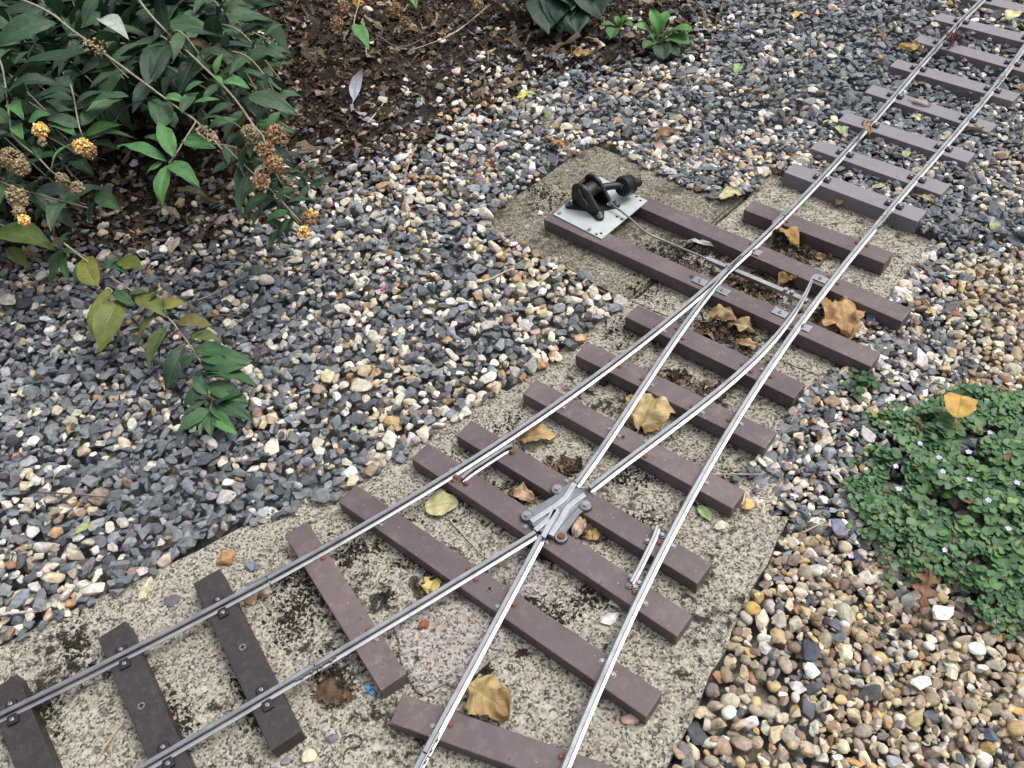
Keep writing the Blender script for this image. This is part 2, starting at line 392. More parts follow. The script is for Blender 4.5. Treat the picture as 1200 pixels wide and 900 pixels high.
def mass(name, V, T, C, SM, mat, kind='stuff'):
    me = bpy.data.meshes.new(name); nv, ntri = len(V), len(T)
    me.vertices.add(nv); me.vertices.foreach_set('co', V.ravel().astype(np.float32))
    me.loops.add(ntri*3); me.loops.foreach_set('vertex_index', T.ravel().astype(np.int32))
    me.polygons.add(ntri); me.polygons.foreach_set('loop_start', np.arange(0, ntri*3, 3, dtype=np.int32))
    me.polygons.foreach_set('use_smooth', SM)
    me.materials.append(mat); me.update(calc_edges=True)
    a = me.attributes.new('col', 'FLOAT_COLOR', 'POINT'); a.data.foreach_set('color', np.hstack([C, np.ones((nv, 1))]).astype(np.float32).ravel())
    o = bpy.data.objects.new(name, me); COL.objects.link(o); o['kind'] = kind; ORG[o] = Vector((0, 0, 0)); return o
def instance(shapes, pos, rot, size, colr, pick=None):
    VV = []; TT = []; CC = []; SS = []; off = 0
    pick = rng.integers(0, len(shapes), len(pos)) if pick is None else pick
    for k, (V, T, sm) in enumerate(shapes):
        ix = np.where(pick == k)[0]
        if not len(ix): continue
        W = np.einsum('nij,vj->nvi', rot[ix], V)*size[ix][:, None, :] if size.ndim == 2 else np.einsum('nij,vj->nvi', rot[ix], V)*size[ix][:, None, None]
        W = W+pos[ix][:, None, :]
        VV.append(W.reshape(-1, 3)); CC.append(np.repeat(colr[ix], len(V), 0))
        TT.append((T[None]+(np.arange(len(ix))*len(V))[:, None, None]+off).reshape(-1, 3)); SS.append(np.full(len(ix)*len(T), sm))
        off += len(ix)*len(V)
    return np.concatenate(VV), np.concatenate(TT), np.concatenate(CC), np.concatenate(SS)
def darts(n, lo, hi, rad_fn, ok_fn, pack=.8):
    """random points no closer than pack*(r1+r2)"""
    P = np.stack([rng.uniform(lo[0], hi[0], n), rng.uniform(lo[1], hi[1], n)], 1)
    P = P[ok_fn(P)]; rad = rad_fn(P); cell = .02; grid = {}; keep = []
    for i in range(len(P)):
        x, y = P[i]; r = rad[i]; cx, cy = int(x//cell), int(y//cell); good = True
        for ax in (-1, 0, 1):
            for ay in (-1, 0, 1):
                for j in grid.get((cx+ax, cy+ay), ()):
                    q = P[j]; m = pack*(r+rad[j])
                    if (q[0]-x)**2+(q[1]-y)**2 < m*m: good = False; break
                if not good: break
            if not good: break
        if good: grid.setdefault((cx, cy), []).append(i); keep.append(i)
    return P[keep], rad[keep]
# how golden the gravel is, from place to place
GOLD = [(100, 450, .18), (300, 560, .22), (470, 430, .42), (520, 500, .6), (330, 330, .36), (480, 300, .45), (60, 640, .35), (200, 620, .2), (640, 340, .6), (560, 230, .5), (640, 150, .45), (760, 110, .42), (850, 170, .38),
        (900, 60, .16), (1000, 100, .06), (1080, 150, .04), (1130, 250, .12), (1060, 330, .45), (1180, 330, .92), (1190, 230, .5), (900, 560, .45), (1000, 560, .4), (960, 500, .4), (960, 650, .97), (900, 800, .97), (1050, 800, .98), (1150, 850, .98),
        (1190, 420, .95), (1330, 940, .97), (1050, 1010, .97), (1380, 700, .93), (1100, 400, .55), (700, 60, .3), (420, 220, .5)]
GX = np.array([tuple(at(x, y))[:2] for x, y, _ in GOLD]); GV = np.array([g if g > .85 else g*.92 for *_, g in GOLD])
def gold(P):
    d2 = ((P[:, None, :]-GX[None])**2).sum(2)+1e-4; wt = 1/d2**1.6
    g = (wt*GV).sum(1)/wt.sum(1)
    nz = np.array([noise.noise(Vector((x*7, y*7, 3))) + .6*noise.noise(Vector((x*22, y*22, 8))) for x, y in P])
    return np.clip(g+.42*nz*np.sin(np.pi*np.clip(g, .12, .88)), 0, 1)
def pal(cols, wts, n):
    cols = np.array(cols); wts = np.array(wts)/sum(wts); i = rng.choice(len(cols), n, p=wts)
    c = cols[i]*rng.uniform(.8, 1.22, (n, 1))*rng.uniform(.95, 1.05, (n, 3)); return np.clip(c, 0, .9)
SLATE_C = ([(.100, .110, .122), (.138, .150, .163), (.195, .207, .22), (.070, .075, .085), (.15, .158, .160), (.115, .10, .112), (.25, .262, .27), (.13, .15, .145)], [5, 6, 3.5, 2.6, 2.5, .6, 1.6, 1.2])
FLINT_C = ([(.70, .68, .63), (.56, .50, .40), (.50, .41, .27), (.38, .245, .13), (.28, .205, .145), (.39, .345, .285), (.44, .36, .29), (.28, .155, .095), (.60, .55, .46), (.24, .20, .165), (.48, .45, .40)], [2.8, 4, 2.4, 1.1, 1.4, 2.8, 1.2, .35, 3, 1.2, 2])
PEA_C = ([(.60, .53, .40), (.46, .37, .24), (.29, .215, .145), (.37, .31, .235), (.22, .17, .13), (.42, .26, .11), (.18, .155, .145), (.66, .63, .57), (.09, .095, .11), (.46, .42, .35), (.28, .17, .10), (.5, .38, .20), (.55, .49, .36)], [2.6, 4.5, 4, 4.4, 2.8, 1.2, 1.9, 1.7, .9, 3.4, 1.0, 1.8, 2.2])

def gravel_layer(n, lo, hi, rmul, z, pack, inframe, soil_keep):
    def okf(P):
        px = to_px(np.hstack([P, np.zeros((len(P), 1))]))
        fwd = P[:, 1]*math.cos(PITCH)+HC*math.sin(PITCH)
        fr = (px[:, 0] > -90) & (px[:, 0] < 1290) & (px[:, 1] > -70) & (px[:, 1] < 980) & (fwd > .1)
        k = fr if inframe else ~fr
        wob = rng.normal(0, .006, len(P))
        rt = (px[:, 0] > 770) & (px[:, 1] > 598)
        k &= (signed(P, CONC_VIS)+np.where(rt, .004, wob*.7) < .000)
        s = signed(P, SOIL_P)+rng.normal(0, .04, len(P))
        k &= (s < .0) | (rng.uniform(0, 1, len(P)) < soil_keep*np.exp(-np.clip(s, 0, 9)/.12))
        pl = signed(P, PLANT_P); k &= (pl < .03) | (rng.uniform(0, 1, len(P)) < .2)
        return k
    def radf(P): return np.clip(rng.lognormal(math.log(.0086), .25, len(P)), .0048, .0138)*rmul
    return darts(n, lo, hi, radf, okf, pack)
MIXV = []; GOLV = []
for n, lo, hi, rmul, z, pack, inf, sk in ((200000, (-1.35, .2), (1.75, 2.35), 1.0, .0, .64, True, .16), (140000, (-1.35, .2), (1.75, 2.35), .92, -.0075, .72, True, .08), (26000, (-1.2, .2), (1.6, 2.2), .55, .0022, 1.7, True, .10), (60000, (.25, .2), (1.3, 1.25), .62, .0010, .62, True, .0), (45000, (-2.0, -.3), (2.3, 2.8), 1.15, -.002, .85, False, .1)):
    P, rad = gravel_layer(n, lo, hi, rmul, z, pack, inf, sk)
    g = gold(P); u = rng.uniform(0, 1, len(P))
    isgold = u < g
    pea = isgold & (rng.uniform(0, 1, len(P)) < np.clip((g-.55)/.35, 0, 1))
    cols = np.where(pea[:, None], pal(*PEA_C, len(P))*.92, np.where(isgold[:, None], pal(*FLINT_C, len(P))*.96, pal(*SLATE_C, len(P))))
    edge = signed(P, CONC_VIS)            # stones near the slabs
    px = to_px(np.hstack([P, np.zeros((len(P), 1))]))
    right = (px[:, 0] > 780) & (px[:, 1] > 560)
    left = px[:, 0] < 740
    zz = z+rng.normal(.0005, .0030, len(P))-np.where(right, .006, 0)
    zz += np.where(left, .007*np.exp(-np.clip(-edge, 0, 9)/.05), 0)+.004*np.array([noise.noise(Vector((x*6, y*6, 0))) for x, y in P])
    zz = np.where(right, zz, np.maximum(zz, np.where(edge > -.010, .004, -9)))
    zz += np.where((px[:, 0] > 850) & (px[:, 1] < 285), .0090, 0)+np.where(right & (z < -.005), .0050, 0)
    pos = np.hstack([P, zz[:, None]])
    for kind, sel in (('slate', ~isgold), ('flint', isgold & ~pea), ('pebble', pea)):
        ix = np.where(sel)[0]
        if not len(ix): continue
        sz = rad[ix][:, None]*rng.uniform(.85, 1.2, (len(ix), 3))
        sh = SHAPES[kind]
        if kind == 'pebble': sh = SHAPES['pebble']+SHAPES['flint']
        r = instance(sh, pos[ix], rand_rot(len(ix), .30), sz.mean(1)[:, None]*{'pebble': .80, 'flint': .90, 'slate': 1.0}[kind]*np.array([[1, 1, 1]])*rng.uniform(.9, 1.12, (len(ix), 3)), cols[ix])
        # bigger region bottom right is its own mass of pebbles
        (GOLV if kind == 'pebble' else MIXV).append(r)
def join(parts):
    V = []; T = []; C = []; SM = []; o = 0
    for v, t, c, s in parts: V.append(v); T.append(t+o); C.append(c); SM.append(s); o += len(v)
    return np.concatenate(V), np.concatenate(T), np.concatenate(C), np.concatenate(SM)
o = mass('slate_gravel', *join(MIXV), STONE); tag(o, 'loose blue grey slate chippings mixed with cream flint around the track', 'gravel')
o = mass('pea_gravel', *join(GOLV), STONE); tag(o, 'golden brown rounded pebbles beside the concrete and creeping plant', 'gravel')

# ------------------------------------------------------------------ ground sheet, soil, slabs
mb = MB()
n = 40; xs = [math.copysign(abs(t)**3*60, t) for t in np.linspace(-1, 1, n)]
V = [(x, y+1, -.022) for y in xs for x in xs]
mb.add(V, [(j*n+i, j*n+i+1, (j+1)*n+i+1, (j+1)*n+i) for j in range(n-1) for i in range(n-1)])
tag(mb.build('ground', GROUND, origin=(0, 0, -.022)), 'gravel covered garden ground', 'ground', kind='structure')
mb = MB(); nx, ny = 110, 70
lo, hi = (-1.75, .75), (1.0, 2.5)
V = []; 
for j in range(ny):
    for i in range(nx):
        V.append((lo[0]+(hi[0]-lo[0])*i/(nx-1), lo[1]+(hi[1]-lo[1])*j/(ny-1)))
V = np.array(V); sd = signed(V, SOIL_P)
Z = -.030+np.clip(sd+.02, 0, .05)/.05*.022+np.array([.010*noise.fractal(Vector((x*14, y*14, 1)), .7, 2.1, 4) for x, y in V])*(sd > -.02)
W = [(x, y, z) for (x, y), z in zip(V, Z)]
Fs = [(j*nx+i, j*nx+i+1, (j+1)*nx+i+1, (j+1)*nx+i) for j in range(ny-1) for i in range(nx-1)]
mb.add(W, Fs, smooth=True)
tag(mb.build('soil_bed', SOIL), 'dark soil bed strewn with leaf litter under the bush', 'soil', kind='structure')
def soil_z(P):
    s = signed(P, SOIL_P)
    return -.030+np.clip(s+.02, 0, .05)/.05*.022+np.array([.010*noise.fractal(Vector((x*14, y*14, 1)), .7, 2.1, 4) for x, y in P])

def slab(pts, label, mat, thick=.05, z=0.0, wob=.003, name='concrete_slab'):
    P = [at(x, y, z) for x, y in pts]; out = []
    for i in range(len(P)):
        a, b = P[i], P[(i+1) % len(P)]; L = (b-a).length; k = max(2, int(L/.018))
        for j in range(k):
            p = a.lerp(b, j/k); nv = noise.noise_vector(p*35); nv2 = noise.noise_vector(p*120)
            out.append((p.x+nv.x*wob+nv2.x*wob*.5, p.y+nv.y*wob+nv2.y*wob*.5))
    mb = MB(); prism(mb, out, z-thick, z, bev=.004 if thick > .02 else .0012)
    return tag(mb.build(name, mat), label, 'slab', kind='structure')
slab([(690, 167), (871, 230), (735, 354), (556, 264)], 'lichen darkened concrete slab under the black point lever', CONC_D)
slab([(874, 231), (905, 200), (1105, 286), (968, 446), (738, 355)], 'concrete slab under the switch blades and tie bar', CONC, z=-.002)
slab([(742, 346), (972, 438), (899, 612), (585, 462)], 'concrete slab under the closure rails', CONC, z=-.0035)
slab([(583, 452), (640, 476), (899, 602), (927, 603), (780, 900), (600, 1260), (-420, 1260), (-340, 920), (-80, 792), (330, 594)], 'big concrete slab under the crossing and diverging tracks', CONC)
# broken mortar patches
slab([(462, 735), (490, 715), (545, 700), (590, 725), (600, 738), (592, 765), (560, 792), (545, 800), (520, 805), (500, 822), (478, 795), (470, 770)], 'broken pinkish mortar patch between the two inner rails', CONC_P, .010, .0045, .010, 'mortar_patch')
slab([(620, 650), (640, 664), (645, 690), (632, 703), (600, 693), (588, 672)], 'small pinkish mortar patch just below the crossing casting', CONC_P, .010, .0030, .004, 'mortar_patch')

# ------------------------------------------------------------------ rails
def fit(pts, z, deg, ext=(0, 0), step=.012):
    P = np.array([at(x, y, z)[:2] for x, y in pts]); a = P[0]; d = P[-1]-P[0]; L = np.linalg.norm(d); d /= L; nn = np.array([-d[1], d[0]])
    s = (P-a)@d; h = (P-a)@nn; c = np.polyfit(s, h, deg)
    ss = np.arange(-ext[0], L+ext[1]+1e-6, step)
    # straight continuation past the measured ends
    def hv(t):
        tc = np.clip(t, 0, L); dd = np.polyder(c); return np.polyval(c, tc)+np.polyval(dd, tc)*(t-tc)
    return [a+d*t+nn*v for t, v in zip(ss, hv(ss))]
def clip_curve(C, p0, p1):
    """piece of curve C between the points nearest p0 and p1"""
    C = np.array(C)
    def par(p):
        best = (9, 0)
        for i in range(len(C)-1):
            ab = C[i+1]-C[i]; t = np.clip((p-C[i])@ab/(ab@ab), 0, 1); q = C[i]+t*ab; dd = np.linalg.norm(p-q)
            if dd < best[0]: best = (dd, i+t)
        return best[1]
    a = 0 if p0 is None else par(np.array(p0)); b = len(C)-1 if p1 is None else par(np.array(p1))
    if a > b: a, b = b, a
    def ev(t): i = min(int(t), len(C)-2); return C[i]+(C[i+1]-C[i])*(t-i)
    ts = [a]+[i for i in range(int(a)+1, int(math.ceil(b))) if i-a > .05 and b-i > .05]+[b]
    return [ev(t) for t in ts]
RAIL = [(-.0070, 0), (.0070, 0), (.0070, .0016), (.0016, .0034), (.0014, .0088), (.0036, .0102), (.0037, .0130), (.0028, .0140), (-.0028, .0140), (-.0037, .0130), (-.0036, .0102), (-.0014, .0088), (-.0016, .0034), (-.0070, .0016)]
CHK = [(-.0050, 0), (.0050, 0), (.0050, .0016), (.0014, .0032), (.0012, .0088), (.0028, .0100), (.0028, .0130), (.0020, .0138), (-.0020, .0138), (-.0028, .0130), (-.0028, .0100), (-.0012, .0088), (-.0014, .0032), (-.0050, .0016)]
RS = .69   # light rail section
def sweep(mb, C, prof=RAIL, z=ZS, sc=RS, taper=None):
    C = [Vector((p[0], p[1], 0)) for p in C]; V = []; n = len(prof); m = len(C)
    for i, p in enumerate(C):
        d = (C[min(i+1, m-1)]-C[max(i-1, 0)]).normalized(); nv = Vector((-d.y, d.x, 0))
        for a, b in prof: V.append(p-nv*(a*sc*(taper(i/(m-1)) if taper else 1))+Vector((0, 0, z+b*sc)))
    Fs = [(i*n+k, (i+1)*n+k, (i+1)*n+(k+1) % n, i*n+(k+1) % n) for i in range(m-1) for k in range(n)]
    Fs += [tuple(range(n)), tuple((m-1)*n+k for k in reversed(range(n)))]
    k0 = len(mb.f); mb.add(V, [f[::-1] for f in Fs])
    if prof is RAIL or prof is CHK:      # web and head underside: dull metal, colour darkened to carry the web shadow
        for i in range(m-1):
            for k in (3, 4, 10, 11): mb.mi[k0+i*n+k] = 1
zf = .0305
A = [(1145, 3), (1096.7, 56.7), (1046.7, 115), (1013, 150), (986.7, 180), (960, 208), (920, 250), (868, 297), (798, 361), (653, 474), (593, 515), (533, 555), (450, 599), (400, 627), (311.7, 675), (263, 701.7), (143, 765), (0, 840)]
D = [(1198, 56.7), (1166.7, 98.3), (1133, 140), (1103, 173), (1075, 205), (1048, 237), (996.7, 303.3), (930.7, 385), (902.7, 427), (870, 477), (844.3, 518), (821, 556), (802.3, 589), (778, 643), (753, 696), (727, 749), (706.7, 792), (686.7, 836), (661.7, 895)]
Cr = [(626.7, 621.7), (546.7, 676.7), (433, 740), (400, 760), (370, 778), (306.7, 815), (186.7, 887)]
Er = [(634, 627), (603.3, 685.5), (588, 714), (560.5, 763.5), (529, 823), (500.5, 876), (488, 899)]
LC = [(868, 300), (845, 326), (820, 356), (800, 382), (786, 401), (769.7, 424.3), (753.3, 450), (736, 477), (716, 509), (699.7, 534), (684, 555), (670.5, 569)]
RC = [(953, 324), (933, 358), (916.7, 384), (902.7, 401), (884, 419.7), (858.3, 442), (823.3, 470), (786, 498), (753.3, 524.7), (718.3, 551.5), (684, 576)]
CA = fit(A, zf, 4, (.5, .5)); CD = fit(D, zf, 4, (.5, .4)); CC = fit(Cr, zf, 2, (0, .5)); CE = fit(Er, zf, 1, (0, .4)); CLC = fit(LC, zf, 3); CRC = fit(RC, zf, 3)
def a2(x, y, z=zf): return tuple(at(x, y, z)[:2])
def short(C, g=.0008):  # trim a hair off both ends for the rail gap
    C = [np.array(p) for p in C]; d0 = C[1]-C[0]; C[0] = C[0]+d0/np.linalg.norm(d0)*g
    d1 = C[-2]-C[-1]; C[-1] = C[-1]+d1/np.linalg.norm(d1)*g; return C
J_A2, J_A1, J_A0 = a2(1098, 56), a2(916, 252), a2(311.7, 675)
J_D2, J_D1, J_D0 = a2(1172, 91), a2(1036, 254), a2(640, 950)
J_C0, J_E0 = a2(368, 779), a2(497, 882)
# ------------------------------------------------------------------ sleepers
def sleeper_axis(q, hw, hl=None):
    """q = left far, left near, right far, right near in the photograph's pixels"""
    P = [at(x, y, ZS) for x, y in q]
    L = (P[0]+P[1])/2; Rr = (P[2]+P[3])/2
    if hl:
        c = (L+Rr)/2; d = (Rr-L).normalized(); L, Rr = c-d*hl, c+d*hl
    return L, Rr, hw
def near_curve(C, L, Rr):
    """where the sleeper's axis crosses a rail"""
    L2 = np.array(L[:2]); d = np.array((Rr-L)[:2])
    best = None
    for i in range(len(C)-1):
        a = np.array(C[i]); b = np.array(C[i+1])-a; M = np.array([d, -b]).T
        if abs(np.linalg.det(M)) < 1e-12: continue
        t, u = np.linalg.solve(M, a-L2)
        if -.02 <= t <= 1.02 and 0 <= u <= 1: best = L2+d*t; bd = b/np.linalg.norm(b); return best, bd
    return None
def screw(mb, p, z, mi, r=.0027, h=.0022):
    cyl(mb, (p[0], p[1], z-.001), (p[0], p[1], z+h*.35), r*1.25, n=12, mi=mi)
    cyl(mb, (p[0], p[1], z+h*.35), (p[0], p[1], z+h), r, r*.9, n=12, mi=mi, bev=.0006)
def sleeper(root, q, mat, hw, rails, clips, hl=None, label=None, holes=1, zt=ZS):
    L, Rr, hw = sleeper_axis(q, hw, hl); c = (L+Rr)/2; d = (Rr-L).normalized()
    mb = MB(); box(mb, c, d, d, (Rr-L).length/2, hw, .0003 if mat != GREYL else -.004, zt, .0012, jit=.0004)
    # subdivide feel: a few moulding pits along the top
    s = mb.build('sleeper', mat, root)
    if label: s['label'] = label
    dn = Vector((-d.y, d.x, 0))
    for C in rails:
        r = near_curve(C, L, Rr)
        if r is None: continue
        p, bd = r; bd = Vector((bd[0], bd[1], 0)); p = Vector((p[0], p[1], 0)); rn = Vector((-bd.y, bd.x, 0))
        for sgn in (1, -1):
            if clips:
                m = MB(); q_ = p+rn*sgn*.0092
                box(m, q_, bd, bd, .0054, .0046, zt-.001, zt+.0036, .0010, 0)
                box(m, p+rn*sgn*.0052, bd, bd, .0046, .0016, zt+.0014, zt+.0040, .0006, 0)
                cyl(m, (q_.x, q_.y, zt+.0034), (q_.x, q_.y, zt+.0054), .0027, n=10, mi=1, bev=.0008)
                m.build('rail_clip', [BLACKCLIP, STEEL], s)
            elif (sgn == 1) or random.random() < .8:
                sh = random.uniform(-.009, .009)
                q_ = p+rn*sgn*.0076+bd*sh
                m = MB(); screw(m, q_, zt, 0); m.build('screw', RUST if random.random() < .55 else STEEL, s)
    if holes:
        m = MB(); q_ = c+d*random.uniform(-.012, .012)+dn*random.uniform(-.003, .003)
        cyl(m, (q_.x, q_.y, zt-.002), (q_.x, q_.y, zt+.0006), .0042, .0038, n=14, mi=0)
        for an in (0, math.pi/2):
            dd = Vector((math.cos(an+.4), math.sin(an+.4)))
            box(m, q_, dd, dd, .0026, .0007, zt, zt+.0009, 0, 1)
        m.build('fixing_screw', [BROWN if mat == BROWN else STEEL, HOLE], s)
    return s
HB, HG = .0152, .0163
turn = empty('turnout', at(720, 500, 0), 'brown sleepered aluminium turnout where two tracks split at a cast crossing', 'railway points')
def qb(*p): return list(p)
sl_L2 = sleeper(turn, qb((757, 229), (742, 240), (1069.3, 361.7), (1056.7, 377.3)), BROWN, HB, [CA, CD], False, holes=0)
sl_L1 = sleeper(turn, qb((651, 246), (637, 256), (1032.3, 414), (1020.7, 429.3)), BROWN, HB, [CD], False, holes=1)
TS = [((748.3, 358.3), (731.7, 370), (944, 450.7), (930.7, 465.7)), ((690, 401), (673.3, 415.7), (910, 508.3), (896.7, 524)), ((630, 445), (610.7, 460), (872, 577), (860, 594)),
      ((553.3, 493), (533.3, 509.3), (834.5, 661.8), (817, 683.5)), ((501.7, 519), (481.7, 537.3), (812, 720), (793, 747)), ((417, 569), (396, 586), (776.7, 811.7), (756.7, 840.7)), ((885, 233), (870, 247.3), (1050, 293), (1034, 312))]
for i, q in enumerate(TS):
    sleeper(turn, q, BROWN, HB, {0: [CA, CLC, CRC, CD], 6: [CA, CD], 3: [CA, CD], 4: [CA, CD], 5: [CA, CC, CE, CD]}.get(i, [CA, CLC, CRC, CD]), False, holes=1 if i in (5, 2) else 0)
sleeper(turn, qb((360, 612.7), (333, 625), (477.3, 790), (445, 809)), BROWN, HB, [CA, CC], False, holes=0)
sleeper(turn, qb((473, 816), (455, 843), (800, 930), (780, 958)), BROWN, HB, [CE, CD], False, holes=0)
def rail(root, C, name='rail', **k):
    mb = MB(); sweep(mb, C, **k); return mb.build(name, [ALU, OXIDE_SHADE], root)
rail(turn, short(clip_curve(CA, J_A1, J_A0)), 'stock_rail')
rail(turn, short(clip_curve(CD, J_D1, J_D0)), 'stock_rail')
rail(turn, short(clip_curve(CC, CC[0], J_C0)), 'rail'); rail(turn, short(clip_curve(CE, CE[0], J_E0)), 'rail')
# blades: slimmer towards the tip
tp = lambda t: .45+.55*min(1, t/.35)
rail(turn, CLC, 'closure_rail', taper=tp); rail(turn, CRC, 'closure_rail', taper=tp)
# fishplates at the joints
def fishplate(root, C, J, L=.046):
    C = np.array(C); i = int(np.argmin(np.linalg.norm(C-np.array(J), axis=1))); d = C[min(i+1, len(C)-1)]-C[max(i-1, 0)]; d /= np.linalg.norm(d)
    J = Vector((J[0], J[1], 0)); dd = Vector((d[0], d[1], 0)); nn = Vector((-dd.y, dd.x, 0))
    for sgn in (1, -1):
        m = MB(); c = J+nn*sgn*.0026; box(m, c, dd, dd, L/2, .0010, ZS+.0028, ZS+.0068, .0004)
        for t in (-.015, -.005, .005, .015):
            p = c+dd*t*1.1+Vector((0, 0, ZS+.0048)); cyl(m, p, p+nn*sgn*.0024, .0016, n=8)
        m.build('fishplate', STEEL, root)
for C, J in ((CA, J_A0), (CC, J_C0), (CE, J_E0), (CA, J_A1), (CD, J_D1)): fishplate(turn, C, J)
# check rails
def check_rail(pxs, screws):
    pts = [at(x, y, zf) for x, y in pxs]; C = [(p.x, p.y) for p in spline(pts, 6)]
    mb = MB(); sweep(mb, C, CHK); o = mb.build('check_rail', [ALU, OXIDE_SHADE], turn)
    for x, y, mt in screws:
        m = MB(); screw(m, at(x, y, ZS+.002), ZS+.0012, 0, .003, .0032); m.build('screw', mt, o)
check_rail([(541, 560), (549, 553), (570, 539), (592, 525), (600, 522)], [(546, 566, RUST), (600, 529, RUST), (534, 559, RUST)])
check_rail([(770.5, 616), (766.5, 628), (757, 648), (748, 666), (739.5, 682)], [(759, 634, STEEL), (776, 627, STEEL), (740, 676, STEEL), (738, 686, STEEL), (744, 688, STEEL), (749, 683, STEEL)])
# ---- crossing casting
frog = MB()
fp = [a2(x, y, .026) for x, y in [(663, 569), (668, 565), (676, 571), (685, 576), (687, 583), (690, 588), (692, 594), (686, 597), (679, 602), (664, 622), (664, 629), (658, 633), (650, 631), (640, 628), (633, 622), (625, 614), (617, 609), (613, 603), (617, 597), (623, 596), (650, 580), (647, 573), (652, 568), (658, 569)]]
prism(frog, fp, ZS+.0002, ZS+.0038, bev=.0006)
body = [a2(x, y, .03) for x, y in [(664, 569), (671, 570), (685, 579), (683, 587), (660, 612), (648, 626), (637, 625), (627, 617), (620, 612), (621, 606), (655, 578)]]
prism(frog, body, ZS+.0035, ZS+.0070, bev=.0006)
fr = frog.build('crossing', [CAST], turn)
HEAD = [(-.0034, 0), (.0034, 0), (.0034, .0036), (.0026, .0042), (-.0026, .0042), (-.0034, .0036)]
m = MB()
# running edges: vee of the two legs, wing rails either side
for pp in ([(673, 565), (662, 582), (655, 588), (640, 598), (622, 609.5)], [(685, 578), (672, 587), (664, 594), (656, 609), (645, 626)],
           [(650, 596), (643, 606), (627, 620)], [(652, 595), (647, 606), (636, 628)]):
    C = [a2(x, y, .034) for x, y in pp]; sweep(m, C, HEAD, ZS+.0068, .95)
m.build('running_edge', CASTL, fr)
for x, y, mt in ((653, 572, STEEL), (686, 591, STEEL), (617.5, 603, STEEL), (657.5, 628, RUST)):
    p = at(x, y, .028); m = MB(); cyl(m, (p.x, p.y, ZS+.0004), (p.x, p.y, ZS+.0052), .0080, .0076, n=20, bev=.0008); m.build('lug', CAST, fr)
    m = MB(); cyl(m, (p.x, p.y, ZS+.005), (p.x, p.y, ZS+.0082), .0036, n=6, smooth=False); cyl(m, (p.x, p.y, ZS+.0050), (p.x, p.y, ZS+.0058), .0050, n=16); m.build('bolt', mt, fr)
for x, y in ((664, 564), (679, 567), (682, 572), (696, 579), (616, 618), (640, 636), (628, 627)):
    m = MB(); screw(m, at(x, y, ZS), ZS, 0); m.build('screw', STEEL, turn)
# ---- tie bar and slide plates
m = MB(); a, b = at(830, 304, .016), at(946, 353, .016); d = (b-a).normalized()
box(m, (a+b)/2, d, d, (b-a).length/2, .0038, .012, .0185, .0006)
for t in (.21, .27, .79, .85):
    p = a.lerp(b, t); cyl(m, (p.x, p.y, .0185), (p.x, p.y, .0225), .0034, n=8, mi=1)
m.build('tie_bar', [ALU, STEEL], turn)
for x, y, ax in ((846, 341, 0), (914, 367, 0), (961, 327, 0), (884, 295, 0), (820, 330, 0), (941, 383, 0)):
    p = at(x, y, ZS); d = at(1026, 421, ZS)-at(644, 251, ZS)
    m = MB(); box(m, p, d, d, .0105, .0066, ZS-.0002, ZS+.0017, .0004); cyl(m, (p.x, p.y, ZS+.0017), (p.x, p.y, ZS+.0030), .0030, n=12, mi=1, bev=.0006); cyl(m, (p.x, p.y, ZS+.0029), (p.x, p.y, ZS+.00315), .0012, n=8, mi=2)
    m.build('slide_plate', [ZINC, STEEL, HOLE], sl_L1 if y > 330 else sl_L2)

# ---- plain track panels
def panel(label, base, qs, mat, C1, C2, hl=.112, labels=()):
    r = empty('track_panel', base, label, 'railway track', 'straight lengths of track joined to the turnout')
    for q in qs: sleeper(r, q, mat, HG, [C1, C2], True, hl, holes=1 if mat == GREY else 0)
    return r
Sq = [((930.7, 189.3), (918.3, 202.7), (1088.3, 247.3), (1075, 260)), ((959.3, 162.7), (946.7, 173.3), (1115, 217.3), (1106, 229)), ((991.7, 130), (980.7, 141.7), (1144, 180), (1135, 190.7)),
      ((1021.7, 97.3), (1011.7, 108.3), (1170, 146), (1161.7, 156)), ((1051.7, 68.3), (1040.7, 77.3), (1197, 110), (1188, 119))]
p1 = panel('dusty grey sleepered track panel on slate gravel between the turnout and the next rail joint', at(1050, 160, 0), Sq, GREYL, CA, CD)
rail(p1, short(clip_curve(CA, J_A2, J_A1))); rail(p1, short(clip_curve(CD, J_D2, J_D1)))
fishplate(p1, CA, J_A2); fishplate(p1, CD, J_D2)
Sq2 = [((1076.7, 39), (1069.3, 47.7), (1220, 79), (1212, 88)), ((1100, 13.3), (1091, 22.7), (1243, 50), (1235, 59)), ((1122, -14), (1114, -5), (1264, 20), (1256, 28)), ((1144, -38), (1136, -30), (1285, -8), (1277, 0))]
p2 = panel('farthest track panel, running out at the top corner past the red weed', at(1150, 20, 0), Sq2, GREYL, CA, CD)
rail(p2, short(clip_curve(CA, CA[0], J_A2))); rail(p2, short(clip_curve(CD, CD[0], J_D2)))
Tq = [((256, 662.7), (223.3, 679.3), (356.7, 865), (318.3, 883.3)), ((144, 720), (109.3, 737), (246, 945), (205, 966)), ((17, 785), (-20, 802), (112, 1015), (70, 1036))]
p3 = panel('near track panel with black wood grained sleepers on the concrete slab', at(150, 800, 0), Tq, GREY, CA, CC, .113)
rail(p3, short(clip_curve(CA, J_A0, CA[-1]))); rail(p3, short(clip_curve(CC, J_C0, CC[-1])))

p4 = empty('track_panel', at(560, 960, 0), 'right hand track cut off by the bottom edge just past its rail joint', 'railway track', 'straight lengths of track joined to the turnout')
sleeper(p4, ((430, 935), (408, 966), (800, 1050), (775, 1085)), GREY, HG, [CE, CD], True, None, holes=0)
rail(p4, short(clip_curve(CE, J_E0, CE[-1]))); rail(p4, short(clip_curve(CD, J_D0, CD[-1])))

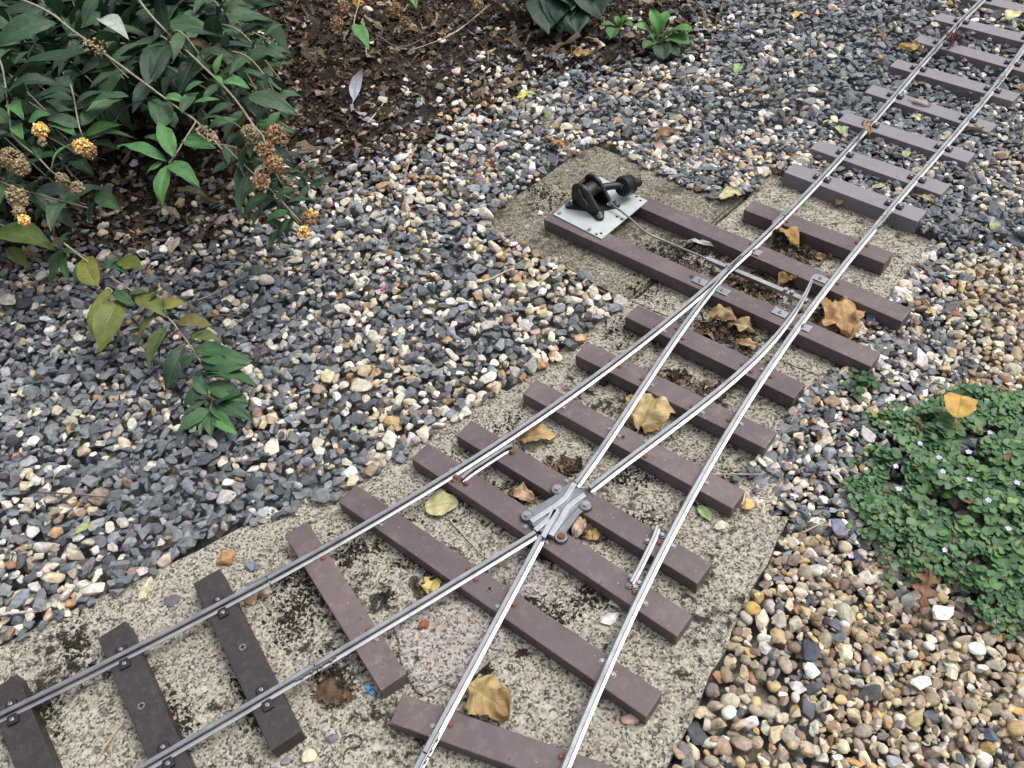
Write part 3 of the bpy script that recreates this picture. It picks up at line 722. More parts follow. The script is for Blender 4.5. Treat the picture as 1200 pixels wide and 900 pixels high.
# ------------------------------------------------------------------ point lever
zp = ZS+.0004
lev = empty('point_lever', at(700, 245, zp), 'black cast iron point lever with round counterweight on a zinc plate', 'point lever')
plate = [at(x, y, zp+.0016) for x, y in ((648, 251), (705, 280), (759, 235), (703, 207))]
m = MB(); prism(m, [p[:2] for p in plate], zp, zp+.0016, 0, .0003)
for x, y, mi in ((655.5, 250, 2), (690.5, 269.5, 2), (699, 274.5, 1), (704.5, 273.5, 1), (723, 254, 1), (728.5, 257, 1), (746, 230.5, 1), (750.5, 235, 1)):
    p = at(x, y, zp+.0016); cyl(m, (p.x, p.y, zp+.001), (p.x, p.y, zp+(.0019 if mi == 1 else .0030)), .0022 if mi == 1 else .0034, n=12, mi=mi)
m.build('base_plate', [PLATE, HOLE, STEEL], lev)
ex = (plate[1]-plate[0]).normalized()                # along the sleepers, towards the track
ey = Vector((-ex.y, ex.x, 0)).normalized()            # away from the camera
if ey.y < 0: ey = -ey
ez = Vector((0, 0, 1)); z1 = zp+.0016
cf = at(703, 254, z1+.004); cl = at(667, 240, z1+.004); cr = at(722, 239, z1+.004)
cb = cl+cr-cf; cen = (cl+cr)/2
W = (cr-cf).dot(ey); 
m = MB()
# four-footed base: flange with waisted sides
foot = []
ctr = cen
crn = [cf, cr, cb, cl]
for i in range(4):
    a_, b_ = crn[i], crn[(i+1) % 4]; o_ = (a_-ctr).normalized()
    for an in (-70, -35, 0, 35, 70):
        q = Matrix.Rotation(R(an) if True else 0, 3, 'Z') @ o_; foot.append(a_+q*.0065)
    mid = (a_+b_)/2; foot.append(mid.lerp(ctr, .22))
prism(m, [p[:2] for p in foot], z1, z1+.0050, 0, .001)
m.build('foot_flange', BLACK, lev)
for c_ in crn:
    m = MB(); cyl(m, (c_.x, c_.y, z1+.005), (c_.x, c_.y, z1+.0060), .0052, n=16); cyl(m, (c_.x, c_.y, z1+.006), (c_.x, c_.y, z1+.0100), .0037, n=6, smooth=False); cyl(m, (c_.x, c_.y, z1+.0099), (c_.x, c_.y, z1+.0125), .0022, n=10)
    m.build('bolt', STEEL, lev)
half = ((cf-cl).dot(ex))/2
def cheek(off, t, h=1.0):
    """side plate: outline in (along ex, up), standing at offset 'off' along ey"""
    pro = [(-half*.96, 0), (half*.80, 0), (half*.86, .012), (half*.62, .020), (half*.10, .0385*h), (-half*.18, .0425*h), (-half*.52, .0420*h), (-half*.85, .0370*h), (-half*.98, .029), (-half*1.0, .018)]
    mb = MB(); N = len(pro); V = []
    for s_ in (-t/2, t/2):
        for a_, b_ in pro: V.append(ctr*1.0+Vector((0, 0, z1+.004-ctr.z))+ex*a_+ey*(off+s_)+ez*b_)
    Fs = [tuple(range(N)), tuple(reversed(range(N, 2*N)))]+[(i, i+N, (i+1) % N+N, (i+1) % N) for i in range(N)]
    bm = bmesh.new(); vs = [bm.verts.new(v) for v in V]
    for f in Fs: bm.faces.new([vs[i] for i in f])
    bmesh.ops.recalc_face_normals(bm, faces=bm.faces[:])
    bmesh.ops.bevel(bm, geom=bm.edges[:], offset=.0012, segments=2, affect='EDGES')
    v_, f_ = bm_data(bm); mb.add(v_, f_); return mb
wd = (cl-cb).length*.5
hw = abs((cr-cf).dot(ey))/2
cheek(-hw*.72, .0060).build('side_cheek', BLACK, lev)
cheek(hw*.72, .0060, 1.03).build('side_cheek', BLACK, lev)
base = Vector((ctr.x, ctr.y, z1+.004))
m = MB()
# back web joining the cheeks, and pivot drum
p = base-ex*half*.62+ez*.018
V0 = p-ey*hw*.7; V1 = p+ey*hw*.7
box(m, base-ex*half*.82, ex, ey, half*.10, hw*.7, z1+.004, z1+.036, .001)
m.build('web', BLACK, lev)
m = MB(); pv = base-ex*half*.20+ez*.024
cyl(m, pv-ey*hw*.95, pv+ey*hw*.95, .0050, n=16, mi=0); cyl(m, pv-ey*hw*.55, pv+ey*hw*.55, .0125, n=24, mi=0, bev=.001); m.build('pivot', BLACK, lev)
# lever arm lying over towards the track, counterweight and handle in one line
tip = at(756, 212.5, .060)
hp = at(731, 222, .046)
wa = at(727, 222, .046)
wc = at(733, 217.5, .047); axis = (at(757, 211.5, .027)-wc).normalized()
m = MB(); arm = spline([pv, pv.lerp(wc, .55)+ez*.003, wc+axis*.002], 6)
tube(m, arm, [.0075, .0075, .007, .007, .0065, .0065, .006, .006, .006, .006, .006, .006, .006], 8); m.build('lever_arm', BLACK, lev)
m = MB()
cyl(m, wc-axis*.0105, wc-axis*.0075, .0135, .0165, n=28); cyl(m, wc-axis*.0075, wc+axis*.0035, .0165, n=28, bev=.001)
cyl(m, wc+axis*.0035, wc+axis*.0055, .0142, n=28); cyl(m, wc+axis*.0055, wc+axis*.013, .0160, n=28, bev=.002)
cw = m.build('counterweight', BLACK, lev)
m = MB(); d_, x_, y_ = frame(-axis)
for k in (-1, 1): tube(m, [wc-axis*.0107, wc-axis*.0107+x_*k*.003+y_*.004], .0006, 5)
tube(m, [wc-axis*.0107, wc-axis*.0107-y_*.005], .0006, 5); m.build('mark', STEEL, cw)
m = MB(); tube(m, [wc+axis*.012, wc+axis*.018, wc+axis*.026, wc+axis*.033, wc+axis*.037, wc+axis*.0385], [.0068, .0060, .0064, .0078, .0070, .004], 14); m.build('handle', BLACK, lev)
# spring pin on the near cheek
fc = base-ey*(hw*.72+.0042)
def onface(u, v): return fc+ex*half*u+ez*v
m = MB()
loop = [onface(-.02, .0180), onface(-.16, .0225), onface(-.34, .0290), onface(-.42, .0330), onface(-.36, .0345), onface(-.26, .0315), onface(-.14, .0245), onface(0, .0195), onface(.13, .0150), onface(.2, .0115)]
tube(m, spline(loop, 4), .0007, 6); tube(m, spline([onface(-.06, .0195), onface(.05, .0185), onface(.12, .0165), onface(.22, .0150)], 4), .0007, 6)
tube(m, spline([onface(-.14, .0200), onface(-.02, .0210), onface(.06, .0190)], 4), .0007, 6)
m.build('spring_pin', STEEL, lev)
# clevis and operating rod
m = MB(); k0 = at(714, 238, .033)
for s_ in (-1, 1):
    tube(m, spline([k0+ey*s_*.003-ez*.010-ex*.002, k0+ey*s_*.004, k0+ex*.006+ez*.001], 4), .0012, 6)
cyl(m, k0-ey*.006, k0+ey*.006, .0018, n=10)
cyl(m, k0-ez*.012, k0+ez*.004, .0042, .0034, n=12)
m.build('clevis', ZINC, lev)
m = MB(); tube(m, spline([at(716, 239, .034), at(735, 253, .031), at(757, 272, .024), at(785, 285, .017), at(833, 305, .015)], 6), .0017, 8); m.build('operating_rod', STEEL, lev)

# ------------------------------------------------------------------ leaves and plants
def leaf_geo(b, t, wr=.36, up=(0, 0, 1), arch=.12, fold=.18, wave=.05, nu=9, nv=4, shape='lance', roll=0.0, seed=None, ragged=0.0):
    """leaf surface from base b to tip t; wr = width/length"""
    b, t = Vector(b), Vector(t); L = (t-b).length; d, x, u = frame(t-b, up)
    if roll: rm = Matrix.Rotation(roll, 3, d); x = rm@x; u = rm@u
    V = []; sd = random.uniform(0, 50) if seed is None else seed
    for i in range(nu+1):
        s = i/nu
        if shape == 'lance': wv = (math.sin(math.pi*s**.82)**.9)*(1-.25*s)
        elif shape == 'oval': wv = math.sin(math.pi*min(1, s*.98+.02)**.9)**.62
        elif shape == 'round': wv = math.sqrt(max(0, 1-(2*s-1)**2))
        elif shape == 'spoon': wv = .12+.95*max(0, math.sin(math.pi*min(1, max(0, (s-.15)/.85))**1.25))**.7 if s < 1 else .0
        elif shape == 'oak': wv = (math.sin(math.pi*s**.9)**.7)*(.62+.38*math.sin(s*22))
        else: wv = math.sin(math.pi*s)
        wv = max(wv, .012)*L*wr/2
        if ragged: rg = (1+ragged*noise.noise(Vector((s*5, sd, 1)))*1.2+ragged*.6*noise.noise(Vector((s*14, sd, 4))), 1+ragged*noise.noise(Vector((s*5, sd, 21)))*1.2+ragged*.6*noise.noise(Vector((s*14, sd, 24))))
        else: rg = (1, 1)
        for j in range(-nv, nv+1):
            r = j/nv
            h = arch*L*math.sin(math.pi*s)+fold*abs(r)*wv*1.2-fold*r*r*wv*.4+wave*L*noise.noise(Vector((s*3.5, r*1.6, sd)))*(.3+abs(r))
            V.append(b+d*(L*s)+x*(wv*r*rg[0 if r < 0 else 1])+u*h)
    k = 2*nv+1
    Fs = [(i*k+j, i*k+j+1, (i+1)*k+j+1, (i+1)*k+j) for i in range(nu) for j in range(k-1)]
    return V, Fs, k
def leaf_cols(V, k, c, c2=None, vein=1.25, edge=None):
    n = len(V)//k; out = []; nv = (k-1)//2
    for i in range(n):
        for j in range(k):
            r = abs(j-nv)/nv; s = i/(n-1); q = c if c2 is None else tuple(a+(e-a)*s for a, e in zip(c, c2))
            f = vein if j == nv else (.96 if (i+j) % 2 else 1.04)
            q = tuple(min(1, a*f) for a in q)
            if edge is not None and r > .7: q = tuple(a+(e-a)*.6 for a, e in zip(q, edge))
            out.append(q)
    return out
def add_leaf(mb, b, t, c, c2=None, **k):
    e = k.pop('edge', None); V, Fs, kk = leaf_geo(b, t, **k); mb.add(V, Fs, 0, leaf_cols(V, kk, c, c2, vein=1.08, edge=e), True, [(i/(len(V)//kk-1), j/(kk-1)) for i in range(len(V)//kk) for j in range(kk)])
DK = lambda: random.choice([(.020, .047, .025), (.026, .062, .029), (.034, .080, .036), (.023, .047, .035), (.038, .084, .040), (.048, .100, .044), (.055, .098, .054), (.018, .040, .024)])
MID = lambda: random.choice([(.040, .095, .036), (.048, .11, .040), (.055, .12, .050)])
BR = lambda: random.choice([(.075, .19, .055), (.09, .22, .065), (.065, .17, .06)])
YG = lambda: random.choice([(.20, .20, .045), (.17, .19, .04), (.13, .15, .035)])
STEMC = (.26, .23, .17)
bush = empty('butterfly_bush', at(60, 60, 0), 'large dark leaved bush with orange and faded brown flower heads', 'bush')
def flower(branch, x, y, z, r, stretch, kind, n=150, dirv=(0, 0, 1)):
    mb = MB(); c = at(x, y, z); dirv = Vector(dirv).normalized()
    cols = {'brown': [(.32, .19, .09), (.40, .25, .13), (.24, .135, .065), (.46, .33, .20)], 'fresh': [(.85, .52, .10), (.88, .62, .20), (.80, .42, .08), (.88, .74, .38)],
            'dull': [(.35, .27, .16), (.43, .34, .21), (.27, .20, .11)]}[kind]
    for k in range(n):
        v = Vector(rng.normal(size=3)).normalized()*r*rng.uniform(.45, 1)**.5
        v = v+dirv*v.dot(dirv)*(stretch-1)
        q = c+v; rr = rng.uniform(.0012, .0024)
        sx_, sy_, sz_ = rng.uniform(.5, 1.7, 3); Vv = [q+Vector((p[0]*sx_, p[1]*sy_, p[2]*sz_))*rr for p in ((1, 0, 0), (-1, 0, 0), (0, 1, 0), (0, -1, 0), (0, 0, 1), (0, 0, -1))]
        cc = cols[k % len(cols)]; cc = tuple(a*rng.uniform(.75, 1.25) for a in cc)
        mb.add(Vv, [(0, 2, 4), (2, 1, 4), (1, 3, 4), (3, 0, 4), (2, 0, 5), (1, 2, 5), (3, 1, 5), (0, 3, 5)], 0, cc)
    return mb.build('flower_head', FLOWER, branch)
def explicit_branch(stem, r0, r1, leaves, flowers=(), shape='lance'):
    r0 *= .62; r1 *= .7; pts = spline([at(*p) for p in stem], 6); m = MB()
    tube(m, pts, [r0+(r1-r0)*i/(len(pts)-1) for i in range(len(pts))], 6, 0, STEMC, .12)
    br = m.build('branch', TWIG, bush)
    if leaves:
        m = MB()
        for lf in leaves:
            (bx, by, bz), (tx, ty, tz), c = lf[:3]; kw = dict(lf[3]) if len(lf) > 3 else {}
            kw.setdefault('wr', random.uniform(.34, .42)); kw.setdefault('roll', random.uniform(-.5, .5)); kw.setdefault('wave', .05)
            B, T = at(bx, by, bz), at(tx, ty, tz)
            add_leaf(m, B, T, c, **kw)
        m.build('leaves', LEAF, br)
    for f in flowers: flower(br, *f)
    return br
def lv(bx, by, tx, ty, z, dz, c, **k): return ((bx, by, z), (tx, ty, z+dz), c, k)
# 1: long arching stem with the bright young rosette
explicit_branch([(-60, -30, .34), (43, 7, .33), (87, 37, .32), (143, 78, .31), (173, 100, .30), (213, 130, .285), (231, 143, .28), (260, 175, .265)], .0035, .0018,
    [lv(63, 25, -5, 57, .33, -.02, DK(), wr=.5), lv(98, 30, 126, -8, .33, .02, DK(), wr=.5), lv(119, 22, 151, 47, .335, .0, (.36, .40, .36), wr=.30, roll=0, wave=.02), lv(113, 62, 8, 102, .32, -.03, DK(), wr=.33), lv(75, 74, 113, 62, .31, .01, DK(), wr=.4),
     lv(172, 100, 200, 52, .30, .0, DK(), wr=.34), lv(174, 96, 178, 58, .30, .02, DK()), lv(150, 112, 96, 132, .29, -.02, DK(), wr=.45), lv(183, 115, 133, 146, .29, -.02, (.020, .034, .040), wr=.42), lv(95, 147, 143, 117, .26, .0, MID(), wr=.4),
     lv(217, 108, 240, 96, .30, .01, BR(), wr=.42), lv(195, 113, 219, 122, .29, 0, BR(), wr=.4), lv(227, 122, 258, 117, .29, 0, BR(), wr=.36), lv(213, 133, 233, 108, .29, .0, DK()), lv(252, 88, 262, 62, .30, .02, BR(), wr=.4), lv(250, 88, 262, 101, .30, -.01, BR(), wr=.5), lv(262, 95, 293, 104, .30, 0, BR(), wr=.38),
     lv(192, 150, 182, 115, .27, 0, DK()), lv(245, 150, 280, 140, .27, 0, DK()), lv(205, 150, 165, 128, .26, -.01, DK())],
    [(243, 160, .272, .011, 1.9, 'dull', 150, (.5, -.6, -.2)), (110, 55, .325, .012, 2.0, 'dull', 60, (.9, -.3, 0))])
explicit_branch([(230, 142, .283), (222, 155, .275), (205, 182, .262), (198, 191, .258)], .0020, .0015,
    [lv(195, 189, 137, 171, .258, .005, BR(), wr=.32, roll=.1), lv(203, 186, 186, 143, .262, .02, BR(), wr=.36, roll=.2), lv(190, 192, 171, 205, .255, -.01, BR(), wr=.44), lv(198, 191, 235, 221, .255, -.01, BR(), wr=.36, roll=0), lv(196, 194, 190, 244, .255, -.03, BR(), wr=.42, roll=0),
     lv(214, 164, 254, 174, .268, 0, BR(), wr=.36), lv(208, 172, 170, 162, .265, 0, MID(), wr=.36), lv(236, 140, 272, 146, .28, 0, MID(), wr=.2), lv(262, 142, 285, 152, .28, -.01, MID(), wr=.2)])
# 2: right hand stem
explicit_branch([(150, -30, .33), (163, 0, .32), (190, 32, .31), (235, 75, .29), (270, 110, .275), (298, 148, .255), (310, 165, .245), (309, 200, .22)], .0034, .0016,
    [lv(193, 28, 262, 44, .30, -.02, DK(), wr=.36), lv(207, 48, 254, 61, .285, -.02, (.10, .06, .025), wr=.3), lv(230, 72, 210, 114, .28, -.03, DK(), wr=.44), lv(240, 62, 295, 55, .28, 0, DK(), wr=.34), lv(262, 85, 330, 106, .27, -.02, DK(), wr=.4), lv(290, 112, 350, 136, .26, -.02, DK(), wr=.4),
     lv(300, 145, 348, 156, .24, -.01, MID(), wr=.34), lv(313, 150, 330, 130, .245, .01, MID(), wr=.45), lv(285, 130, 262, 165, .25, -.02, DK(), wr=.4), lv(288, 170, 285, 202, .225, -.02, DK(), wr=.4), lv(275, 122, 240, 140, .26, -.01, DK()), lv(225, 65, 190, 75, .29, 0, DK()), lv(308, 168, 325, 195, .235, -.02, MID(), wr=.3)],
    [(323, 158, .245, .014, 1.0, 'brown', 260), (312, 178, .235, .013, 1.2, 'brown', 260), (322, 193, .225, .012, 1.1, 'brown', 220), (306, 213, .215, .012, 1.0, 'brown', 220), (293, 156, .25, .011, 1.2, 'dull', 160)])
explicit_branch([(262, 170, .22), (290, 197, .2), (320, 225, .18), (345, 252, .165), (360, 268, .155)], .0020, .0013,
    [lv(315, 228, 283, 256, .18, -.02, DK(), wr=.46), lv(318, 214, 367, 212, .19, 0, DK(), wr=.36), lv(336, 238, 372, 236, .17, -.01, DK(), wr=.36), lv(340, 248, 312, 260, .165, -.01, MID(), wr=.42), lv(342, 256, 328, 290, .16, -.03, DK(), wr=.4), lv(290, 205, 283, 252, .19, -.03, DK(), wr=.4), lv(345, 258, 338, 280, .16, -.02, MID(), wr=.36), lv(322, 232, 350, 222, .18, 0, DK())],
    [(363, 256, .165, .011, 1.0, 'brown', 180), (366, 250, .172, .006, 1.0, 'fresh', 50), (356, 272, .158, .009, 1.0, 'fresh', 80)])
# 3: left edge stems
explicit_branch([(-5, 60, .28), (4, 85, .27), (12, 145, .24), (18, 162, .235), (45, 185, .22), (62, 202, .21), (85, 215, .2)], .0026, .0014,
    [lv(13, 121, 28, 141, .26, .0, BR(), wr=.36), lv(33, 142, 60, 134, .25, .01, BR(), wr=.5), lv(20, 146, 28, 164, .24, 0, BR(), wr=.4), lv(12, 145, -20, 130, .24, 0, DK()), lv(8, 120, -18, 112, .25, 0, DK()), lv(10, 155, -20, 165, .24, 0, DK()), lv(48, 186, 38, 172, .22, 0, MID())],
    [(47, 152, .25, .0105, 1.1, 'fresh', 190), (50, 166, .24, .006, 1.2, 'dull', 40), (15, 188, .23, .016, 1.2, 'dull', 300), (25, 196, .225, .012, 1.0, 'dull', 150), (20, 232, .21, .013, 1.4, 'dull', 220), (28, 258, .2, .008, 1.0, 'fresh', 90), (73, 210, .2, .009, 1.2, 'dull', 90), (91, 220, .2, .009, 1.1, 'dull', 110), (22, 248, .2, .008, 1.0, 'dull', 80)])
explicit_branch([(80, 90, .26), (86, 112, .255), (92, 145, .245), (97, 160, .24)], .0022, .0015,
    [lv(100, 163, 161, 163, .235, 0, MID(), wr=.3), lv(100, 160, 143, 146, .24, .01, BR(), wr=.36), lv(86, 168, 60, 197, .235, -.015, BR(), wr=.46), lv(60, 143, 90, 160, .235, 0, BR(), wr=.4), lv(92, 150, 55, 140, .24, 0, DK()), lv(87, 118, 45, 118, .25, 0, DK(), wr=.42), lv(88, 122, 128, 108, .25, 0, DK(), wr=.42), lv(85, 105, 65, 92, .255, 0, DK()), lv(105, 168, 140, 175, .23, -.01, MID(), wr=.34)],
    [(97, 172, .243, .0125, 1.05, 'fresh', 170), (104, 177, .236, .011, 1.0, 'brown', 140)])
# 4: low left leaves over the litter
explicit_branch([(-40, 250, .12), (20, 270, .12), (70, 290, .10), (100, 300, .085)], .0022, .0014,
    [lv(-2, 272, 66, 294, .12, -.01, (.08, .12, .03), wr=.46), lv(75, 225, 95, 248, .15, -.01, MID(), wr=.5), lv(113, 226, 145, 248, .15, -.01, MID(), wr=.45), lv(70, 292, 80, 272, .11, .01, MID(), wr=.4), lv(72, 292, 60, 332, .09, -.03, MID(), wr=.34), lv(70, 293, 98, 300, .1, -.01, MID(), wr=.4), lv(75, 294, 82, 330, .09, -.02, MID(), wr=.3), lv(0, 285, -20, 310, .1, -.02, MID(), wr=.5), lv(10, 290, 35, 315, .1, -.02, (.10, .13, .035), wr=.5), lv(110, 235, 105, 262, .14, -.02, DK()), lv(60, 235, 40, 268, .14, -.03, DK(), wr=.4)])
# 5: drooping spray lying over the gravel
explicit_branch([(75, 285, .13), (110, 312, .105), (133, 327, .095), (187, 363, .075), (217, 397, .062), (240, 433, .048), (248, 467, .036), (245, 484, .030)], .0026, .0012,
    [lv(128, 338, 117, 412, .085, -.05, YG(), wr=0.44, roll=.3), lv(140, 352, 117, 413, .08, -.03, YG(), wr=0.56, roll=-.3), lv(183, 368, 162, 408, .072, -.035, (.12, .14, .04), wr=0.54, roll=.2), lv(196, 382, 176, 432, .066, -.03, (.09, .12, .04), wr=0.51, roll=.2), lv(216, 405, 194, 458, .058, -.03, DK(), wr=0.49), lv(113, 335, 100, 300, .095, .01, YG(), wr=0.60), lv(92, 315, 115, 338, .1, -.02, (.12, .16, .04), wr=0.55),
     lv(186, 360, 222, 357, .078, .004, YG(), wr=0.49, roll=.2), lv(208, 378, 250, 382, .07, .004, (.14, .13, .045), wr=0.44, roll=.1), lv(222, 393, 260, 400, .064, 0, (.09, .12, .04), wr=0.44), lv(236, 420, 299, 424, .055, 0, MID(), wr=0.37), lv(228, 410, 274, 412, .058, 0, MID(), wr=0.41), lv(241, 440, 300, 452, .048, 0, MID(), wr=0.44), lv(246, 440, 290, 428, .05, .01, MID(), wr=0.37),
     lv(250, 472, 286, 462, .04, .005, DK(), wr=0.49), lv(254, 470, 298, 494, .036, -.01, DK(), wr=0.41), lv(244, 463, 226, 440, .045, .005, MID(), wr=0.44), lv(246, 480, 208, 508, .032, -.008, MID(), wr=0.44), lv(240, 486, 222, 505, .03, -.006, BR(), wr=0.44), lv(247, 484, 248, 512, .03, -.008, DK(), wr=0.60), lv(250, 483, 279, 510, .03, -.008, BR(), wr=0.44), lv(243, 430, 226, 452, .05, -.01, DK(), wr=0.44),
     lv(140, 305, 168, 317, .1, .0, YG(), wr=0.60), lv(132, 342, 160, 360, .088, -.01, MID(), wr=0.37), lv(150, 345, 178, 343, .088, 0, MID(), wr=0.24), lv(120, 318, 140, 300, .1, .01, MID(), wr=0.37), lv(200, 368, 190, 350, .075, .01, MID(), wr=0.37),
     lv(150, 340, 138, 372, .088, -.03, YG(), wr=.5), lv(172, 356, 200, 338, .085, .004, MID(), wr=.4), lv(205, 384, 186, 420, .066, -.03, DK(), wr=.45), lv(222, 400, 246, 388, .062, .006, MID(), wr=.42), lv(228, 416, 205, 440, .056, -.02, DK(), wr=.45), lv(236, 424, 284, 436, .052, 0, DK(), wr=.42), lv(240, 436, 282, 446, .05, -.004, MID(), wr=.42),
     lv(244, 450, 292, 474, .044, -.008, MID(), wr=.40), lv(243, 452, 214, 478, .044, -.01, DK(), wr=.45), lv(246, 462, 276, 486, .038, -.008, DK(), wr=.42), lv(245, 470, 212, 492, .036, -.008, MID(), wr=.42), lv(246, 478, 268, 500, .032, -.008, MID(), wr=.42), lv(244, 484, 234, 510, .03, -.008, BR(), wr=.42), lv(160, 346, 196, 372, .085, -.01, YG(), wr=.45), lv(100, 305, 88, 335, .1, -.02, MID(), wr=.45), lv(112, 314, 150, 322, .1, .0, MID(), wr=.4)])
# dense body of the bush behind
def wild_branch(sx, sy, sz, ex_, ey_, ez_, npair, ln, colf, curve=.04):
    a_, b_ = at(sx, sy, sz), at(ex_, ey_, ez_)
    mid = a_.lerp(b_, .5)+Vector((random.uniform(-1, 1)*curve, random.uniform(-1, 1)*curve, abs(random.gauss(0, curve))))
    pts = spline([a_, mid, b_], 8); m = MB(); tube(m, pts, [.0024-.0014*i/(len(pts)-1) for i in range(len(pts))], 6, 0, tuple(x*.8 for x in STEMC), .1)
    br = m.build('branch', TWIG, bush); m = MB()
    for k in range(npair):
        t = (k+.6)/npair; p = pts[min(int(t*(len(pts)-1)), len(pts)-2)]; d = (pts[min(int(t*(len(pts)-1))+1, len(pts)-1)]-p).normalized()
        an = k*math.pi/2+random.uniform(-.4, .4); _, x_, u_ = frame(d)
        for sgn in (1, -1):
            q = (x_*math.cos(an)+u_*math.sin(an)*.55)*sgn+d*random.uniform(.3, .8)+Vector((0, 0, random.uniform(-.25, .1)))
            L = ln*random.uniform(.75, 1.2)*(1-.3*max(0, t-.7)/.3)
            add_leaf(m, p, p+q.normalized()*L, colf(), wr=random.uniform(.33, .44), arch=random.uniform(.05, .2), roll=random.uniform(-.5, .5), nu=7, nv=3)
    m.build('leaves', LEAF, br)
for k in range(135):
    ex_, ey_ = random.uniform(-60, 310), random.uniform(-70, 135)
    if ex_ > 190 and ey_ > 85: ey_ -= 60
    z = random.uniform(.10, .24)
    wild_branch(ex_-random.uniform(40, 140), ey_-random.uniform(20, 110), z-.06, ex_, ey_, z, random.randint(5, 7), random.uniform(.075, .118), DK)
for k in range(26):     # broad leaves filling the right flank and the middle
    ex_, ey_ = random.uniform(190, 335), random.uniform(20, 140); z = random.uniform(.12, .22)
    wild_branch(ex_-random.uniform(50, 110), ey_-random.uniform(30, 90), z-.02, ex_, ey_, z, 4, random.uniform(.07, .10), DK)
for (ex_, ey_, z) in ((330, 215, .16), (345, 235, .15), (365, 225, .15), (350, 262, .13), (335, 280, .12), (300, 228, .15), (290, 190, .17), (340, 190, .17)):
    wild_branch(ex_-random.uniform(25, 50), ey_-random.uniform(20, 40), z+.01, ex_, ey_, z, 3, .048, DK, .01)
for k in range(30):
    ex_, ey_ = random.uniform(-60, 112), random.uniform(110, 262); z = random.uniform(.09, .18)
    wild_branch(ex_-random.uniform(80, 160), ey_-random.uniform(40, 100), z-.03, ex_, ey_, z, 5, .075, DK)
for (x0, y0, x1, y1) in ((250, -60, 300, -8), (290, -70, 318, -2), (320, -80, 348, -6), (210, -60, 240, 0), (330, -60, 385, -30), (200, 10, 300, 70), (220, 30, 330, 95), (230, 60, 335, 130), (190, 60, 270, 120), (240, 0, 320, 50), (180, -70, 215, -10)):
    wild_branch(x0, y0, .26, x1, y1, .22, 5, .06, DK)
# the hidden woody base
m = MB()
for k in range(7):
    a_ = at(-40+random.uniform(-90, 60), -20+random.uniform(-60, 60), -.01); b_ = at(random.uniform(-60, 220), random.uniform(-60, 60), .22)
    tube(m, spline([a_, a_.lerp(b_, .5)+Vector((0, 0, .06)), b_], 6), .005, 7, 0, (.16, .12, .085), .15)
m.build('trunk', TWIG, bush)
# faded flower spray hanging in at the top
sp = empty('flower_spray', at(410, 10, .15), 'drooping spray of yellow and brown flowers hanging in above the litter', 'flower spray')
m = MB(); tube(m, spline([at(380, -70, .2), at(420, -20, .18), at(415, 25, .15), at(412, 50, .13)], 6), .0014, 6, 0, STEMC); br_ = m.build('branch', TWIG, sp)
m = MB(); add_leaf(m, at(416, 28, .15), at(433, 60, .13), BR(), wr=.36); add_leaf(m, at(480, -12, .15), at(488, 10, .14), BR(), wr=.4); m.build('leaves', LEAF, br_)
for f in ((420, 2, .16, .010, 1.0, 'fresh', 90), (402, 8, .155, .012, 1.1, 'brown', 160), (395, 28, .14, .012, 1.2, 'brown', 170), (413, 47, .132, .007, 1.2, 'dull', 60), (465, 12, .12, .014, 1.1, 'brown', 200), (475, 26, .11, .011, 1.0, 'brown', 150), (560, 5, .06, .012, 1.0, 'dull', 120), (450, -5, .13, .012, 1, 'brown', 140)): flower(br_, *f)

def rosette(name, label, cat, x, y, lvs, z0=-.004, shape='spoon'):
    r = empty(name, at(x, y, z0), label, cat); m = MB()
    for (bx, by, tx, ty, tz, c, wr) in lvs: add_leaf(m, at(bx, by, z0+.006), at(tx, ty, tz), c, wr=wr, shape=shape, arch=.16, fold=.3, wave=.06, nu=10, nv=4)
    m.build('leaves', LEAF, r)
    m = MB(); cyl(m, at(x, y, z0-.012), at(x, y, z0+.012), .004, .003, n=8, col=(.10, .12, .05)); m.build('stem', TWIG, r)
rosette('primrose', 'bright green primrose rosette at the edge of the soil bed', 'plant', 770, 50, [(770, 48, 762, 10, .06, (.10, .26, .07), .42), (768, 50, 742, 30, .04, (.10, .24, .07), .5), (774, 48, 812, 37, .04, (.09, .23, .06), .42), (772, 50, 808, 52, .02, (.07, .18, .05), .45), (770, 52, 754, 58, .015, (.05, .13, .045), .45), (772, 54, 778, 70, .008, (.022, .05, .024), .5), (776, 54, 794, 66, .008, (.022, .05, .024), .45), (771, 47, 784, 12, .05, (.11, .27, .08), .4)])
rosette('seedling', 'small green seedling between the dark clump and the primrose', 'plant', 724, 34, [(724, 34, 704, 30, .02, (.07, .18, .05), .45), (724, 33, 738, 18, .025, (.08, .2, .06), .42), (725, 34, 742, 30, .02, (.07, .17, .05), .45), (724, 35, 715, 45, .01, (.05, .14, .05), .5), (724, 33, 722, 18, .02, (.08, .2, .05), .4)])
rosette('foxglove', 'clump of broad dark green leaves at the top edge of the soil', 'plant', 655, -5, [(650, -5, 595.1, 5.7, 0.05, (.015, .036, .024), .34), (652, -2, 643.8, 40.6, 0.03, (.020, .046, .028), .44), (655, -2, 659.1, 37.4, 0.03, (.018, .042, .026), .36), (658, -2, 675.2, 39, 0.03, (.016, .040, .026), .42), (660, -4, 704.3, 19, 0.05, (.016, .038, .024), .42), (662, -6, 698.1, -2.7, 0.07, (.02, .05, .03), .34), (655, -4, 678.8, 2.6, 0.06, (.10, .16, .05), .2), (656, -4, 669.1, 12.4, 0.06, (.03, .08, .04), .4), (657, -8, 684.1, -30.1, 0.08, (.02, .05, .03), .4)])
wd_ = empty('weed', at(1012, 446, 0), 'tiny green weed beside the end of the long sleeper', 'plant'); m = MB()
